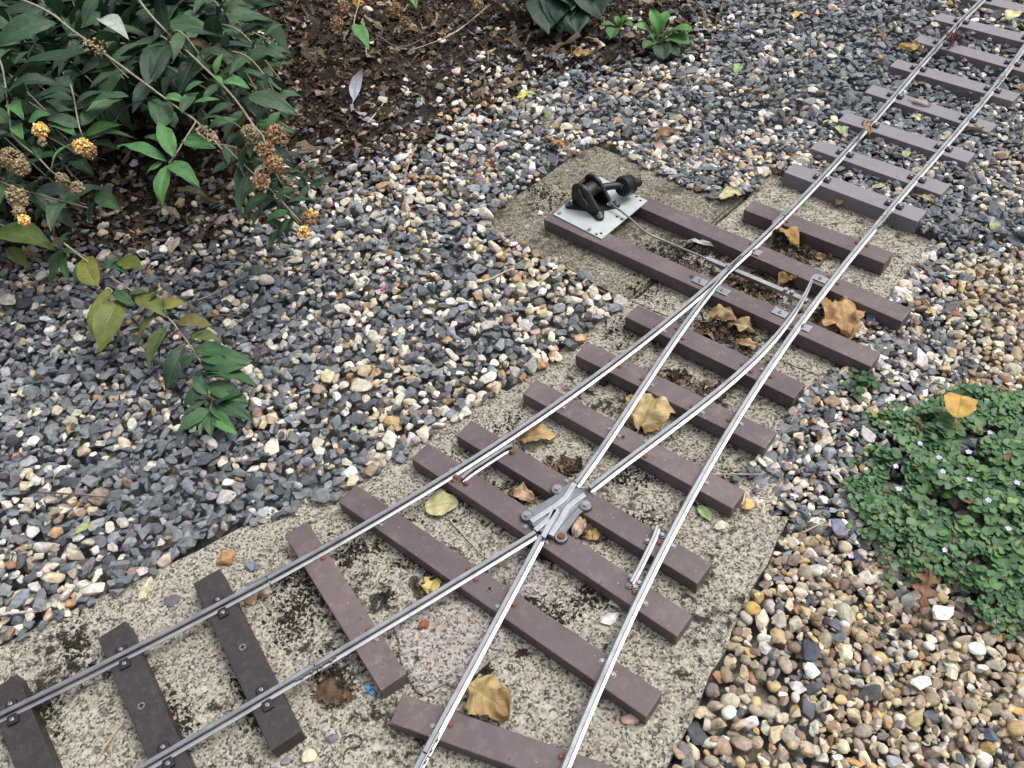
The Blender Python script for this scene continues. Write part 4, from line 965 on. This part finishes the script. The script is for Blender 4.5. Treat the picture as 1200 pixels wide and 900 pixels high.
for _ in range(26):
    b_ = at(1012+random.gauss(0, 10), 447+random.gauss(0, 8), random.uniform(.004, .016)); an = random.uniform(0, 6.28)
    add_leaf(m, b_, b_+Vector((math.cos(an), math.sin(an), random.uniform(-.2, .4)))*random.uniform(.008, .013), MID(), wr=.85, shape='round', nu=6, nv=3, fold=.3)
m.build('leaves', LEAF, wd_)
# red feathery weed between the rails
r_ = empty('red_weed', at(1112, 60, 0), 'dark red feathery weed growing over a rail', 'plant'); m = MB()
for k in range(24):
    b_ = at(1110+random.uniform(-6, 8), 62+random.uniform(-6, 6), 0); an = random.uniform(0, 6.28); t_ = b_+Vector((math.cos(an)*.028, math.sin(an)*.028, random.uniform(.01, .045)))
    pts = spline([b_, b_.lerp(t_, .5)+Vector((0, 0, .012)), t_], 4); tube(m, pts, .0007, 4, 0, (.09, .018, .022))
    for j in range(10):
        p = pts[random.randrange(2, len(pts))]; q = p+Vector(rng.normal(size=3)).normalized()*.008
        add_leaf(m, p, q, (.085, .018, .024), wr=.25, nu=3, nv=1)
m.build('leaves', LEAF, r_)

# creeping plant at the right
cp = empty('creeping_toadflax', at(1110, 600, 0), 'low mat of small round green leaves spreading over the pebbles', 'ground cover plant')
m = MB(); ms = MB()
def plant_h(P): return np.clip(signed(P, PLANT_P)+.01, 0, .10)
cand = np.stack([rng.uniform(.3, 1.0, 9000), rng.uniform(.3, 1.1, 9000)], 1)
pp = np.array(PLANT_P); cand = np.stack([rng.uniform(pp[:, 0].min()-.03, pp[:, 0].max(), 16000), rng.uniform(pp[:, 1].min()-.03, pp[:, 1].max()+.03, 16000)], 1)
sd = signed(cand, PLANT_P)+np.array([.045*noise.noise(Vector((x*11, y*11, 5)))+.03*noise.noise(Vector((x*31, y*31, 7))) for x, y in cand])
keep = (sd > 0) & (rng.uniform(0, 1, len(cand)) < np.clip(sd/.035, .12, 1)); cand = cand[keep][:6200]; sd = sd[keep][:6200]
for (x, y), s_ in zip(cand, sd):
    hgt = .026*(1-math.exp(-s_/.07))*(1+1.1*noise.noise(Vector((x*16, y*16, 2))))
    z = .004+max(.0, hgt)*random.uniform(.35, 1.1)
    if noise.noise(Vector((x*26, y*26, 11))) < -.26: continue
    an = random.uniform(0, 6.28); r = random.choice([random.uniform(.0026, .0046), random.uniform(.0040, .0066)])*(1.08 if s_ > .05 else .8)
    b_ = Vector((x, y, z)); d = Vector((math.cos(an), math.sin(an), random.uniform(-.45, .45)))
    c = random.choice([(.050, .118, .050), (.066, .145, .056), (.040, .095, .044), (.090, .18, .060), (.072, .14, .070), (.10, .17, .075)]) if random.random() > .06 else random.choice([(.17, .26, .07), (.20, .19, .06), (.14, .09, .045)])
    # five-lobed round leaf
    _, xx, uu = frame(d, (random.uniform(-.4, .4), random.uniform(-.4, .4), 1)); V = [b_+d.normalized()*r*.15]; cs = [tuple(a_*1.25 for a_ in c)]
    for k in range(15):
        th = 2*math.pi*k/15; rad = r*(1+.055*math.cos(5*th))*(.45 if k == 7 or k == 8 else 1)
        V.append(b_+d.normalized()*math.cos(th)*rad+xx*math.sin(th)*rad+uu*(.18*rad*abs(math.sin(th*1.0))+.05*rad*math.sin(5*th))); cs.append(tuple(a_*random.uniform(.9, 1.08) for a_ in c))
    m.add(V, [(0, 1+k, 1+(k+1) % 15) for k in range(15)], 0, cs, True)
    if random.random() < .5: tube(ms, [b_-d.normalized()*r*.5, b_-d.normalized()*r*.8+Vector((random.uniform(-.006, .006), random.uniform(-.006, .006), -z*.8))], .0005, 4, 0, (.07, .10, .05))
m.build('leaves', LEAF, cp); ms.build('stems', TWIG, cp)
for x, y in ((1050, 547), (1105, 553), (1136, 562), (1158, 587), (1135, 530), (1053, 573), (1107, 645), (1191, 566), (1160, 507), (997, 652), (1078, 520), (1100, 537), (1182, 620)):
    m = MB(); c_ = at(x, y, .048)
    for k in range(5):
        an = k*1.257; add_leaf(m, c_, c_+Vector((math.cos(an), math.sin(an), .25))*random.uniform(.0028, .0042), (.50, .46, .72), wr=.8, shape='oval', nu=4, nv=2)
    m.build('flower', FLOWER, cp)

# ------------------------------------------------------------------ litter (uncountable)
def litter_mass(n, sel, sz, cols, wts, zf, name, label, cat, mat=LITTER):
    shapes = []
    for k in range(10):
        V, Fs, kk = leaf_geo((-.5, 0, 0), (.5, 0, 0), wr=random.uniform(.3, .75), arch=random.uniform(-.15, .25), fold=random.uniform(.0, .7), wave=.18, nu=4, nv=2, shape=random.choice(['oval', 'lance']))
        T = [];
        for f in Fs: T += [(f[0], f[1], f[2]), (f[0], f[2], f[3])]
        shapes.append((np.array([v[:] for v in V]), np.array(T), False))
    P = sel(n); nn = len(P); z = zf(P)
    size = np.clip(rng.lognormal(math.log(sz), .5, nn), sz*.35, sz*2.6)
    o = mass(name, *instance(shapes, np.hstack([P, z[:, None]]), rand_rot(nn, .55), size, pal(cols, wts, nn)), mat); return tag(o, label, cat)
def sel_soil(n):
    P = np.stack([rng.uniform(-1.6, .75, n), rng.uniform(.8, 2.2, n)], 1); s = signed(P, SOIL_P)+rng.normal(0, .03, n); return P[s > -.005]
litter_mass(34000, sel_soil, .0115, [(.060, .043, .033), (.085, .060, .046), (.038, .029, .023), (.13, .092, .064), (.20, .16, .115), (.095, .058, .038), (.30, .26, .20)], [4, 4, 4, 2.2, 1.1, 1.2, .6],
    lambda P: soil_z(P)+rng.uniform(.001, .010, len(P)), 'leaf_litter', 'brown crumbled leaf litter covering the soil bed', 'leaf litter')
_lg = leaf_geo
def leaf_geo(*a_, **k_):
    k_['wr'] = random.uniform(.03, .06); return _lg(*a_, **k_)
litter_mass(1500, sel_soil, .042, [(.30, .24, .17), (.20, .15, .10), (.38, .33, .25), (.12, .085, .06)], [3, 3, 1.5, 3], lambda P: soil_z(P)+rng.uniform(.004, .016, len(P)), 'dry_stalks', 'thin dry stalks strewn over the leaf litter', 'dry stalks')
leaf_geo = _lg
# small stones showing through the soil
P = sel_soil(2600); P = P[rng.uniform(0, 1, len(P)) < .35]
k_ = len(P); cc = pal([(.30, .24, .17), (.5, .46, .38), (.1, .1, .1), (.2, .14, .09)], [2, 1.2, 2, 2], k_)
o = mass('soil_stones', *instance(SHAPES['flint'], np.hstack([P, (soil_z(P)+rng.uniform(.001, .006, k_))[:, None]]), rand_rot(k_, .5), np.clip(rng.lognormal(math.log(.005), .35, k_), .003, .010), cc), STONE); tag(o, 'small stones scattered through the soil bed', 'stones')
# dark crumbs of soil and moss lodged between the sleepers
CR = [(365, 690, 40, 34), (340, 730, 22, 26), (560, 585, 45, 22), (520, 545, 30, 14), (650, 560, 26, 14), (790, 395, 46, 18), (870, 335, 46, 14), (790, 300, 50, 16), (800, 325, 30, 10), (905, 300, 40, 10), (720, 440, 26, 14), (600, 500, 20, 10), (410, 650, 18, 14), (650, 650, 20, 12), (690, 610, 24, 14), (480, 660, 20, 10), (740, 560, 26, 12), (810, 470, 36, 14),
      (860, 420, 30, 12), (730, 385, 26, 12), (560, 760, 14, 30), (205, 850, 20, 34), (40, 840, 22, 34), (290, 800, 18, 26), (390, 790, 22, 24), (640, 720, 40, 12), (700, 700, 40, 12), (760, 340, 26, 14), (470, 620, 26, 12), (640, 230, 30, 14), (770, 295, 36, 14), (300, 840, 20, 16), (560, 520, 24, 12), (850, 560, 16, 10), (430, 640, 30, 10), (735, 610, 40, 10), (600, 620, 20, 10), (90, 760, 16, 30)]+[(568, 784, 6, 11)]*8+[(626, 699, 9, 6)]*9+[(642, 652, 8, 5)]*6+[(505, 672, 7, 5)]*4+[(452, 700, 6, 6)]*5+[(408, 660, 6, 5)]*6+[(612, 765, 9, 3)]*5+[(560, 577, 20, 6)]*3+[(655, 558, 14, 6)]*3+[(795, 440, 16, 6)]*3
Pc = []
for x, y, sx, sy in CR:
    for k in range(int(sx*sy*.42)):
        px_, py_ = random.gauss(x, sx*.55), random.gauss(y, sy*.55); Pc.append(at(px_, py_, 0)[:2])
Pc = np.array(Pc); Pc = Pc[signed(Pc, CONC_VIS) > .004]; k_ = len(Pc)
low = [(V, T, s) for V, T, s in [stone_shape('slate') for _ in range(6)]]
o = mass('soil_crumbs', *instance(low, np.hstack([Pc, np.full((k_, 1), .0008)]), rand_rot(k_, .8), np.clip(rng.lognormal(math.log(.0014), .5, k_), .0006, .0040), pal([(.022, .018, .013), (.035, .028, .02), (.016, .016, .010), (.06, .045, .03)], [4, 3, 3, 1], k_)), LITTER)
tag(o, 'dark crumbs of soil and moss lodged on the concrete between sleepers', 'soil crumbs')

LC_ = [(880, 340, 40, 14), (905, 308, 30, 9), (850, 388, 42, 14), (925, 288, 20, 8), (992, 368, 34, 14), (800, 400, 24, 8), (770, 445, 30, 9), (660, 545, 24, 9), (800, 320, 30, 10), (500, 690, 14, 8), (690, 625, 14, 9), (590, 590, 26, 7), (395, 810, 20, 14), (875, 300, 24, 8), (940, 300, 24, 8), (735, 510, 26, 8), (835, 455, 26, 7)]
def sel_track(n):
    P = []
    for x, y, sx, sy in LC_:
        for k in range(int(n*sx*sy/7000)): P.append(at(random.gauss(x, sx*.6), random.gauss(y, sy*.6), 0)[:2])
    return np.array(P)
litter_mass(2600, sel_track, .0085, [(.085, .058, .040), (.14, .09, .055), (.045, .033, .025), (.22, .15, .09), (.30, .22, .13)], [4, 3, 4, 1.4, .7], lambda P: rng.uniform(.001, .005, len(P)), 'leaf_crumbs', 'brown leaf crumbs packed between the sleepers and switch rails', 'leaf litter')

# ------------------------------------------------------------------ single fallen leaves, stones and twigs
def fallen(x, y, lenpx, ang, wr, c, c2, label, z=.004, shape='oval', crumple=.16, arch=.12, fold=.2, group=None, name='fallen_leaf', mat=None, tilt=.0):
    """leaf centred on a spot of the ground; ang and length as they appear"""
    def dull(q): y_ = .3*q[0]+.6*q[1]+.1*q[2]; return tuple((p_*.86+y_*.14)*1.0 for p_ in q)
    c = dull(c); c2 = c2 and dull(c2); lenpx *= .94
    a_ = R(ang); dx, dy = math.cos(a_)*lenpx/2, -math.sin(a_)*lenpx/2
    b_, t_ = at(x-dx, y-dy, z), at(x+dx, y+dy, z+tilt)
    m = MB(); V, Fs, kk = leaf_geo(b_, t_, wr=wr, arch=arch, fold=fold, wave=crumple*.7, nu=22, nv=9, shape=shape, ragged=.35 if crumple > .12 else .12)
    L = (t_-b_).length; sd = random.uniform(0, 99)
    V = [v+Vector(noise.noise_vector(v*70+Vector((sd, 0, 0))))*crumple*L*.13+Vector((0, 0, noise.noise(v*120+Vector((sd, 3, 0)))*crumple*L*.20+abs(noise.noise(v*75+Vector((sd, 9, 4))))*crumple*L*.20)) for v in V]
    mz = min(v.z for v in V); V = [v+Vector((0, 0, z-.001-mz)) for v in V]
    cols = leaf_cols(V, kk, c, c2, 1.15)
    cols = [tuple(q*(1+.45*noise.noise(v*90+Vector((sd, 5, 5)))) for q in cc_) for v, cc_ in zip(V, cols)]
    m.add(V, Fs, 0, cols, True, [(i/22, j/(kk-1)) for i in range(len(V)//kk) for j in range(kk)])
    # stalk
    d = (b_-t_).normalized(); q = V[kk//2]; tube(m, [q-d*.002, q+d*L*.12+Vector((0, 0, .001)), q+d*L*.24+Vector((0, .001, 0))], .0006, 5, 0, tuple(k*.7 for k in c))
    return tag(m.build(name, mat or DRY, None), label, 'leaf', group)
TAN, TAN2, YEL, PALE = (.40, .27, .11), (.27, .15, .055), (.55, .40, .10), (.46, .44, .20)
fallen(761, 485, 52, 60, .85, TAN, (.52, .40, .17), 'crumpled tan leaf on the concrete between the closure rails', crumple=.3, arch=.06)
fallen(630, 513, 46, 5, .62, TAN2, (.45, .32, .13), 'brown edged oval leaf beside the check rail near the left stock rail', crumple=.18)
fallen(518, 592, 42, 10, .85, (.46, .44, .21), (.40, .37, .16), 'flat pale yellow green leaf below the left check rail', crumple=.07, arch=.06)
fallen(574, 824, 62, -40, .86, (.45, .33, .12), (.24, .14, .05), 'large mustard leaf with a brown edge above the lowest brown sleeper', crumple=.26, arch=.16)
fallen(507, 686, 26, 75, .8, (.58, .48, .12), (.45, .33, .08), 'small yellow leaf on the concrete under the left inner rail', crumple=.2)
fallen(680, 620, 28, 60, .5, (.55, .45, .33), (.42, .26, .15), 'pale curled leaf just right of the crossing casting', crumple=.35, arch=.25)
fallen(695, 628, 20, 10, .7, (.48, .28, .07), (.50, .34, .12), 'little orange leaf scrap right of the crossing casting', crumple=.25)
fallen(612, 583, 34, -15, .5, (.5, .34, .22), (.38, .22, .12), 'curled pinkish leaf left of the crossing casting', crumple=.35, arch=.2)
fallen(826, 601, 24, -50, .5, (.24, .40, .12), (.30, .42, .15), 'smooth green leaf on the big slab near its right corner', crumple=.05, arch=.05)
fallen(846, 616, 18, 15, .6, (.58, .54, .40), (.55, .5, .34), 'small cream leaf beside the green leaf on the slab', crumple=.08)
fallen(986, 378, 50, -70, .7, (.44, .28, .11), (.34, .19, .07), 'large crumpled tan leaf between the ends of the two long sleepers', crumple=.35, arch=.08, z=.004)
fallen(1003, 358, 34, -35, .5, (.33, .16, .09), (.25, .11, .06), 'reddish brown leaf beside the large crumpled leaf', crumple=.35)
fallen(921, 284, 34, -30, .7, (.30, .16, .05), (.42, .26, .08), 'brown curled leaf between the first short brown sleeper and the lever sleepers', crumple=.4, arch=.28)
fallen(925, 330, 30, 20, .65, (.36, .22, .08), (.25, .13, .04), 'brown curled leaf beside the tie bar', crumple=.4, arch=.25)
fallen(846, 378, 38, 10, .6, (.42, .31, .15), (.30, .19, .08), 'tan curled leaf between the switch blades', crumple=.4, arch=.25)
fallen(868, 386, 36, -20, .6, (.30, .2, .09), (.38, .28, .14), 'dull brown leaf lying against the tan curled leaf', crumple=.4, arch=.2)
fallen(875, 405, 26, -10, .55, (.36, .22, .08), (.42, .30, .13), 'small brown leaf by the right switch blade bend', crumple=.3)
fallen(1066, 64, 32, -10, .5, (.50, .33, .10), (.40, .25, .07), 'yellow crumpled leaf outside the far rail joint', crumple=.4, arch=.2, z=.006)
fallen(1123, 476, 29, 80, .95, (.55, .33, .05), (.50, .27, .04), 'round orange yellow leaf lying on the creeping plant', z=.045, shape='round', crumple=.07, arch=.18)
fallen(1083, 690, 50, 80, .55, (.22, .11, .06), (.17, .085, .05), 'brown lobed oak leaf at the edge of the creeping plant', z=.016, shape='oak', crumple=.12, arch=.1)
fallen(616, 113, 26, 15, .4, (.50, .48, .08), (.40, .42, .10), 'yellow green leaf on gravel below the soil bed', z=.012, crumple=.15)
fallen(643, 135, 15, 70, .5, (.22, .32, .12), None, 'little green leaf standing on gravel near the yellow green leaf', z=.012, tilt=.01, crumple=.1)
fallen(681, 68, 30, 5, .5, (.40, .28, .10), (.30, .19, .07), 'mustard leaf on the soil left of the primrose', z=.004, crumple=.3)
fallen(865, 80, 13, 60, .5, (.22, .36, .14), None, 'small green leaf on grey gravel far right of the primrose', z=.012, crumple=.1)
fallen(935, 18, 14, 40, .5, (.50, .36, .12), None, 'tan leaf on gravel near the top edge', z=.012, crumple=.2)
fallen(1186, 18, 12, 60, .8, (.55, .52, .25), None, 'pale yellow leaf lying on the farthest track panel', z=.024, crumple=.1)
fallen(1080, 121, 24, -15, .35, (.48, .40, .24), (.35, .26, .15), 'narrow beige leaf on a dusty grey sleeper', z=ZS+.002, crumple=.12)
fallen(1015, 153, 18, -70, .35, (.38, .23, .10), (.28, .16, .07), 'brown curled leaf draped over the left rail', z=.0355, crumple=.25, arch=.15)
fallen(987, 234, 20, 45, .6, (.20, .14, .08), None, 'dull brown leaf beside the nearest dusty grey sleeper', z=.005, crumple=.3)
fallen(856, 230, 28, 10, .6, (.55, .50, .24), (.45, .38, .18), 'pale yellow leaf on gravel at the upper slab edge', z=.012, crumple=.2)
fallen(1135, 258, 16, -5, .5, (.42, .46, .14), None, 'yellow green leaf on gravel right of the grey sleepers', z=.012, crumple=.2)
fallen(1165, 265, 14, 75, .5, (.28, .38, .15), None, 'green leaf on gravel near the right edge', z=.012, crumple=.12)
fallen(1062, 180, 10, 60, .6, (.45, .45, .18), None, 'tiny yellow leaf between the far rails', z=.012, crumple=.1)
fallen(1075, 140, 18, -30, .5, (.46, .42, .13), None, 'yellow leaf between the far rails beside a sleeper', z=.012, crumple=.2)
fallen(985, 155, 16, -50, .7, (.35, .40, .18), None, 'pale green leaf outside the far left rail', z=.012, crumple=.2)
fallen(1030, 219, 17, 5, .55, (.44, .42, .20), None, 'pale leaf pair between the two nearest grey sleepers', z=.012, crumple=.2)
fallen(1084, 233, 18, -15, .5, (.42, .33, .16), None, 'beige leaf at the right end of a grey sleeper', z=.014, crumple=.25)
fallen(1143, 156, 34, -10, .25, (.38, .26, .13), None, 'long brown leaf outside the right far rail', z=.012, crumple=.3)
fallen(203, 843, 10, 40, .6, (.4, .3, .15), None, 'tiny tan leaf scrap between the dark sleepers', crumple=.2)
fallen(205, 287, 22, 60, .45, (.42, .35, .25), None, 'pale dry leaf on the soil under the bush', z=.006, crumple=.1)
fallen(302, 44, 22, 20, .5, (.60, .58, .52), None, 'whitish dry leaf on the soil right of the bush', z=.01, crumple=.2)
fallen(9, 353, 20, -20, .7, (.5, .46, .38), None, 'pale dry leaf on the gravel at the left edge', z=.01, crumple=.1)
fallen(101, 620, 34, 25, .25, (.30, .38, .14), (.38, .42, .18), 'long green leaf on gravel above the near track panel', z=.012, crumple=.12)
fallen(387, 812, 34, 10, .8, (.09, .055, .035), (.12, .07, .04), 'dark brown decayed leaf under the left inner rail', crumple=.25)
fallen(822, 288, 36, -10, .28, (.62, .60, .56), (.55, .52, .46), 'whitish curled leaf between the two long sleepers', z=.006, crumple=.2, arch=.12)
fallen(780, 160, 26, 30, .4, (.25, .14, .07), None, 'reddish leaf on gravel beyond the point lever', z=.012, crumple=.25)
fallen(655, 171, 24, -10, .5, (.46, .24, .08), None, 'orange leaf on gravel beyond the lever slab', z=.012, crumple=.3)

def pebble(x, y, wpx, hpx, c, label, z=0.0, kind='flint', ang=0, name='pebble', flat=.55, c2=None):
    V, T, sm = SHAPES[kind][random.randrange(len(SHAPES[kind]))]
    p = at(x, y, z); s = (at(x+wpx/2, y, z)-at(x-wpx/2, y, z)).length/2; s2 = (at(x, y+hpx/2, z)-at(x, y-hpx/2, z)).length/2
    W = V/np.abs(V).max(0); W = W*np.array([s, s2, min(s, s2)*flat]); ca, sa = math.cos(R(ang)), math.sin(R(ang))
    W = np.stack([W[:, 0]*ca-W[:, 1]*sa, W[:, 0]*sa+W[:, 1]*ca, W[:, 2]], 1); W[:, 2] -= W[:, 2].min()+.0006
    m = MB(); cl_ = [c if (c2 is None or v[0]+.3*v[1] > 0) else c2 for v in W]
    m.add([Vector(v)+p for v in W], [tuple(t) for t in T], 0, cl_, sm)
    return tag(m.build(name, STONE), label, 'stone')
pebble(268, 655, 24, 20, (.34, .19, .08), 'rough orange stone on the slab above the dark sleepers')
pebble(295, 665, 14, 12, (.16, .18, .23), 'small blue grey slate chip beside the rough orange stone', kind='slate')
pebble(312, 695, 16, 18, (.66, .58, .44), 'cream and brown stone beside the rail joint', c2=(.28, .15, .07))
pebble(293, 703, 18, 18, (.42, .27, .14), 'brown stone half under the rail by the joint')
pebble(171, 693, 13, 30, (.60, .53, .36), 'long cream stone on the slab edge', ang=-14)
pebble(202, 704, 20, 14, (.12, .11, .12), 'flat dark slate piece near the long cream stone', kind='slate', flat=.3)
pebble(738, 844, 24, 14, (.50, .33, .26), 'pale pink stone by the end of a brown sleeper', ang=0, kind='pebble')
pebble(716, 725, 28, 14, (.62, .62, .60), 'long white flint on the slab left of the right rail', ang=28)
pebble(720, 708, 18, 10, (.60, .55, .45), 'small cream flint above the long white flint', ang=-30)
pebble(788, 821, 0+10, 8, (.40, .34, .25), 'tiny tan stone right of the lowest long sleeper')
pebble(757, 778, 12, 9, (.48, .42, .32), 'tiny pale stone on the slab right of the right rail')
pebble(498, 732, 17, 12, (.26, .10, .045), 'rusty red stone on the mortar patch', z=.005)
pebble(386, 810+10, 8, 8, (.3, .3, .3), 'small grey stone below the decayed leaf')
pebble(1101, 720, 34, 20, (.74, .73, .70), 'largest white stone below the creeping plant', z=-.002)
pebble(1078, 800, 26, 17, (.74, .73, .70), 'angular white stone in the middle of the pebbles', z=.0, ang=10)
pebble(951, 787, 18, 20, (.74, .73, .70), 'bright white stone right of a dark slate', z=.0)
pebble(1143, 762, 22, 16, (.76, .75, .72), 'white stone right of the brown pebbles', z=.0, kind='pebble')
pebble(948, 764, 22, 28, (.06, .065, .085), 'big dark slate among the golden pebbles', z=-.001, kind='slate')
pebble(1160, 862, 24, 20, (.09, .11, .15), 'blue slate near the lower corner pebbles', z=.0, kind='slate')
pebble(881, 715, 20, 17, (.45, .28, .09), 'bright orange pebble at the slab edge', z=.0, kind='pebble')
pebble(982, 619, 18, 22, (.20, .21, .27), 'blue grey stone between slab corner and creeping plant', z=.002)
pebble(1140, 452, 16, 11, (.55, .27, .10), 'orange stone behind the round yellow leaf', z=.006)
pebble(877, 594, 20, 14, (.50, .33, .12), 'orange pebble at the corner of the big slab', z=.002, ang=20)
pebble(723, 298, 8, 6, (.5, .48, .42), 'tiny pale stone on the lever slab')
pebble(634, 251, 9, 6, (.62, .58, .5), 'tiny cream stone against the end of the lever sleeper')
pebble(390, 865, 18, 14, (.14, .14, .155), 'grey stone on the broken slab edge near the bottom', kind='slate'); pebble(362, 888, 20, 18, (.55, .48, .34), 'cream stone by the near sleeper end')
pebble(335, 893, 14, 12, (.2, .2, .22), 'grey slate bit below the near sleeper end', kind='slate')

def twig(pts, r, c, label, z=.012, name='twig'):
    m = MB(); P = [at(p[0], p[1], p[2] if len(p) > 2 else z) for p in pts]; q = spline(P, 5)
    q = [v+Vector(noise.noise_vector(v*60))*.0015 for v in q]
    tube(m, q, [r*(1-.4*i/len(q)) for i in range(len(q))], 6, 0, c, .15)
    return tag(m.build(name, TWIG), label, 'twig')
TW = (.24, .17, .11)
twig([(488, 170), (476, 200), (474, 225), (477, 254)], .0016, (.30, .21, .14), 'upright looking brown twig on gravel left of the lever slab')
twig([(565, 330), (585, 322), (602, 314)], .0017, (.42, .37, .29), 'short pale stick on gravel left of the slab corner')
twig([(240, 372), (270, 369), (308, 380)], .0011, (.16, .13, .11), 'thin dark twig right of the drooping spray')
twig([(232, 352), (256, 340), (285, 325)], .0010, (.33, .29, .24), 'thin grey twig on gravel above the drooping spray')
twig([(42, 576), (90, 580), (135, 583)], .0014, (.12, .085, .065), 'dark brown twig on gravel at the left')
twig([(0, 721), (25, 717), (50, 716)], .0020, (.42, .38, .32), 'pale stick on gravel above the leftmost sleeper')
twig([(145, 846, .002), (128, 868, .003), (112, 896, .003)], .0014, (.36, .28, .19), 'curved beige twig on concrete between dark sleepers')
twig([(131, 868, .002), (131, 898, .002)], .0008, (.33, .27, .2), 'thin straight stalk beside the curved beige twig')
twig([(527, 608, .002), (545, 630, .002), (567, 652, .002)], .0009, (.36, .33, .24), 'thin straw on concrete left of the crossing casting')
twig([(830, 555, .01), (858, 556, .01), (895, 555, .012)], .0010, (.40, .33, .23), 'thin beige stalk at the end of a brown sleeper')
twig([(800, 533, .002), (815, 537, .002), (828, 523, .004)], .0011, (.40, .33, .25), 'thin stalk under the right stock rail')
twig([(430, 146, .006), (444, 128, .008), (452, 116, .006)], .0016, (.4, .34, .26), 'short pale twig at the soil edge')
twig([(480, 60, .02), (530, 40, .025), (575, 5, .03)], .0012, (.34, .27, .19), 'long thin dry stem over the litter')
twig([(520, 45, .02), (555, 22, .022), (580, -5, .03)], .0010, (.40, .33, .25), 'pale dry stem parallel to the long thin one')
twig([(440, 40, .01), (470, 55, .012), (510, 38, .01)], .0012, (.20, .14, .10), 'brown stem lying flat on the litter')
twig([(288, 12, .03), (310, 35, .02), (338, 78, .02)], .0011, (.18, .13, .09), 'slender brown stem on the soil right of the bush')
twig([(437, 275), (446, 283), (455, 286)], .0012, (.45, .42, .36), 'short white stick on gravel near the middle left')
twig([(535, 222), (550, 230), (562, 231)], .0009, (.25, .18, .13), 'short thin twig on gravel left of the slab')
twig([(935, 62, .012), (938, 75, .014), (936, 88, .012)], .0012, (.33, .24, .14), 'curled brown stem on gravel left of the far track')
twig([(940, 623, .004), (952, 618, .008), (966, 611, .008)], .0011, (.45, .38, .27), 'straw stalk at the slab corner')
twig([(855, 290, .004), (870, 300, .004), (895, 308, .006)], .0009, (.30, .22, .14), 'thin stem near the left switch blade')
twig([(740, 612, .002), (757, 634, .003), (768, 640, .004)], .0009, (.30, .22, .15), 'thin brown stem by the right check rail')
# feather, wire loop and plastic scrap
m = MB(); b_, t_ = at(414, 118, .012), at(424, 82, .016); add_leaf(m, b_, t_, (.42, .44, .5), (.05, .055, .08), wr=.24, arch=.08, nu=10, nv=4); tube(m, [b_-(t_-b_)*.12, b_, t_], .0005, 5, 0, (.6, .6, .58))
tag(m.build('feather', DRY), 'small grey and white feather on the soil', 'feather')
m = MB(); tube(m, spline([at(402, 868, .003), at(412, 861, .003), at(424, 866, .003), at(420, 875, .003), at(408, 877, .003), at(403, 884, .002)], 5), .0007, 6); tag(m.build('wire_loop', BLACKCLIP), 'thin black wire loop on the concrete near the bottom', 'wire')
m = MB(); a_ = at(433, 807, .004); box(m, a_, at(438, 812, .004)-at(429, 802, .004), None, .0065, .0025, .0006, .0028, .0006, jit=.0006)
mt = simple('blue plastic', (.05, .30, .62), .4, 0, .2, 200); tag(m.build('plastic_scrap', mt), 'bright blue plastic scrap at the end of the left brown sleeper', 'plastic scrap')
m = MB(); a_ = at(449, 337, .014); d_ = at(454, 333, .014)-at(445, 342, .014); box(m, a_, d_, None, .006, .0018, .011, .014, .0005, jit=.0006)
mt = simple('pink plastic', (.55, .05, .22), .45, 0, .2, 200); tag(m.build('plastic_scrap', mt), 'tiny pink plastic scrap on the gravel', 'plastic scrap')
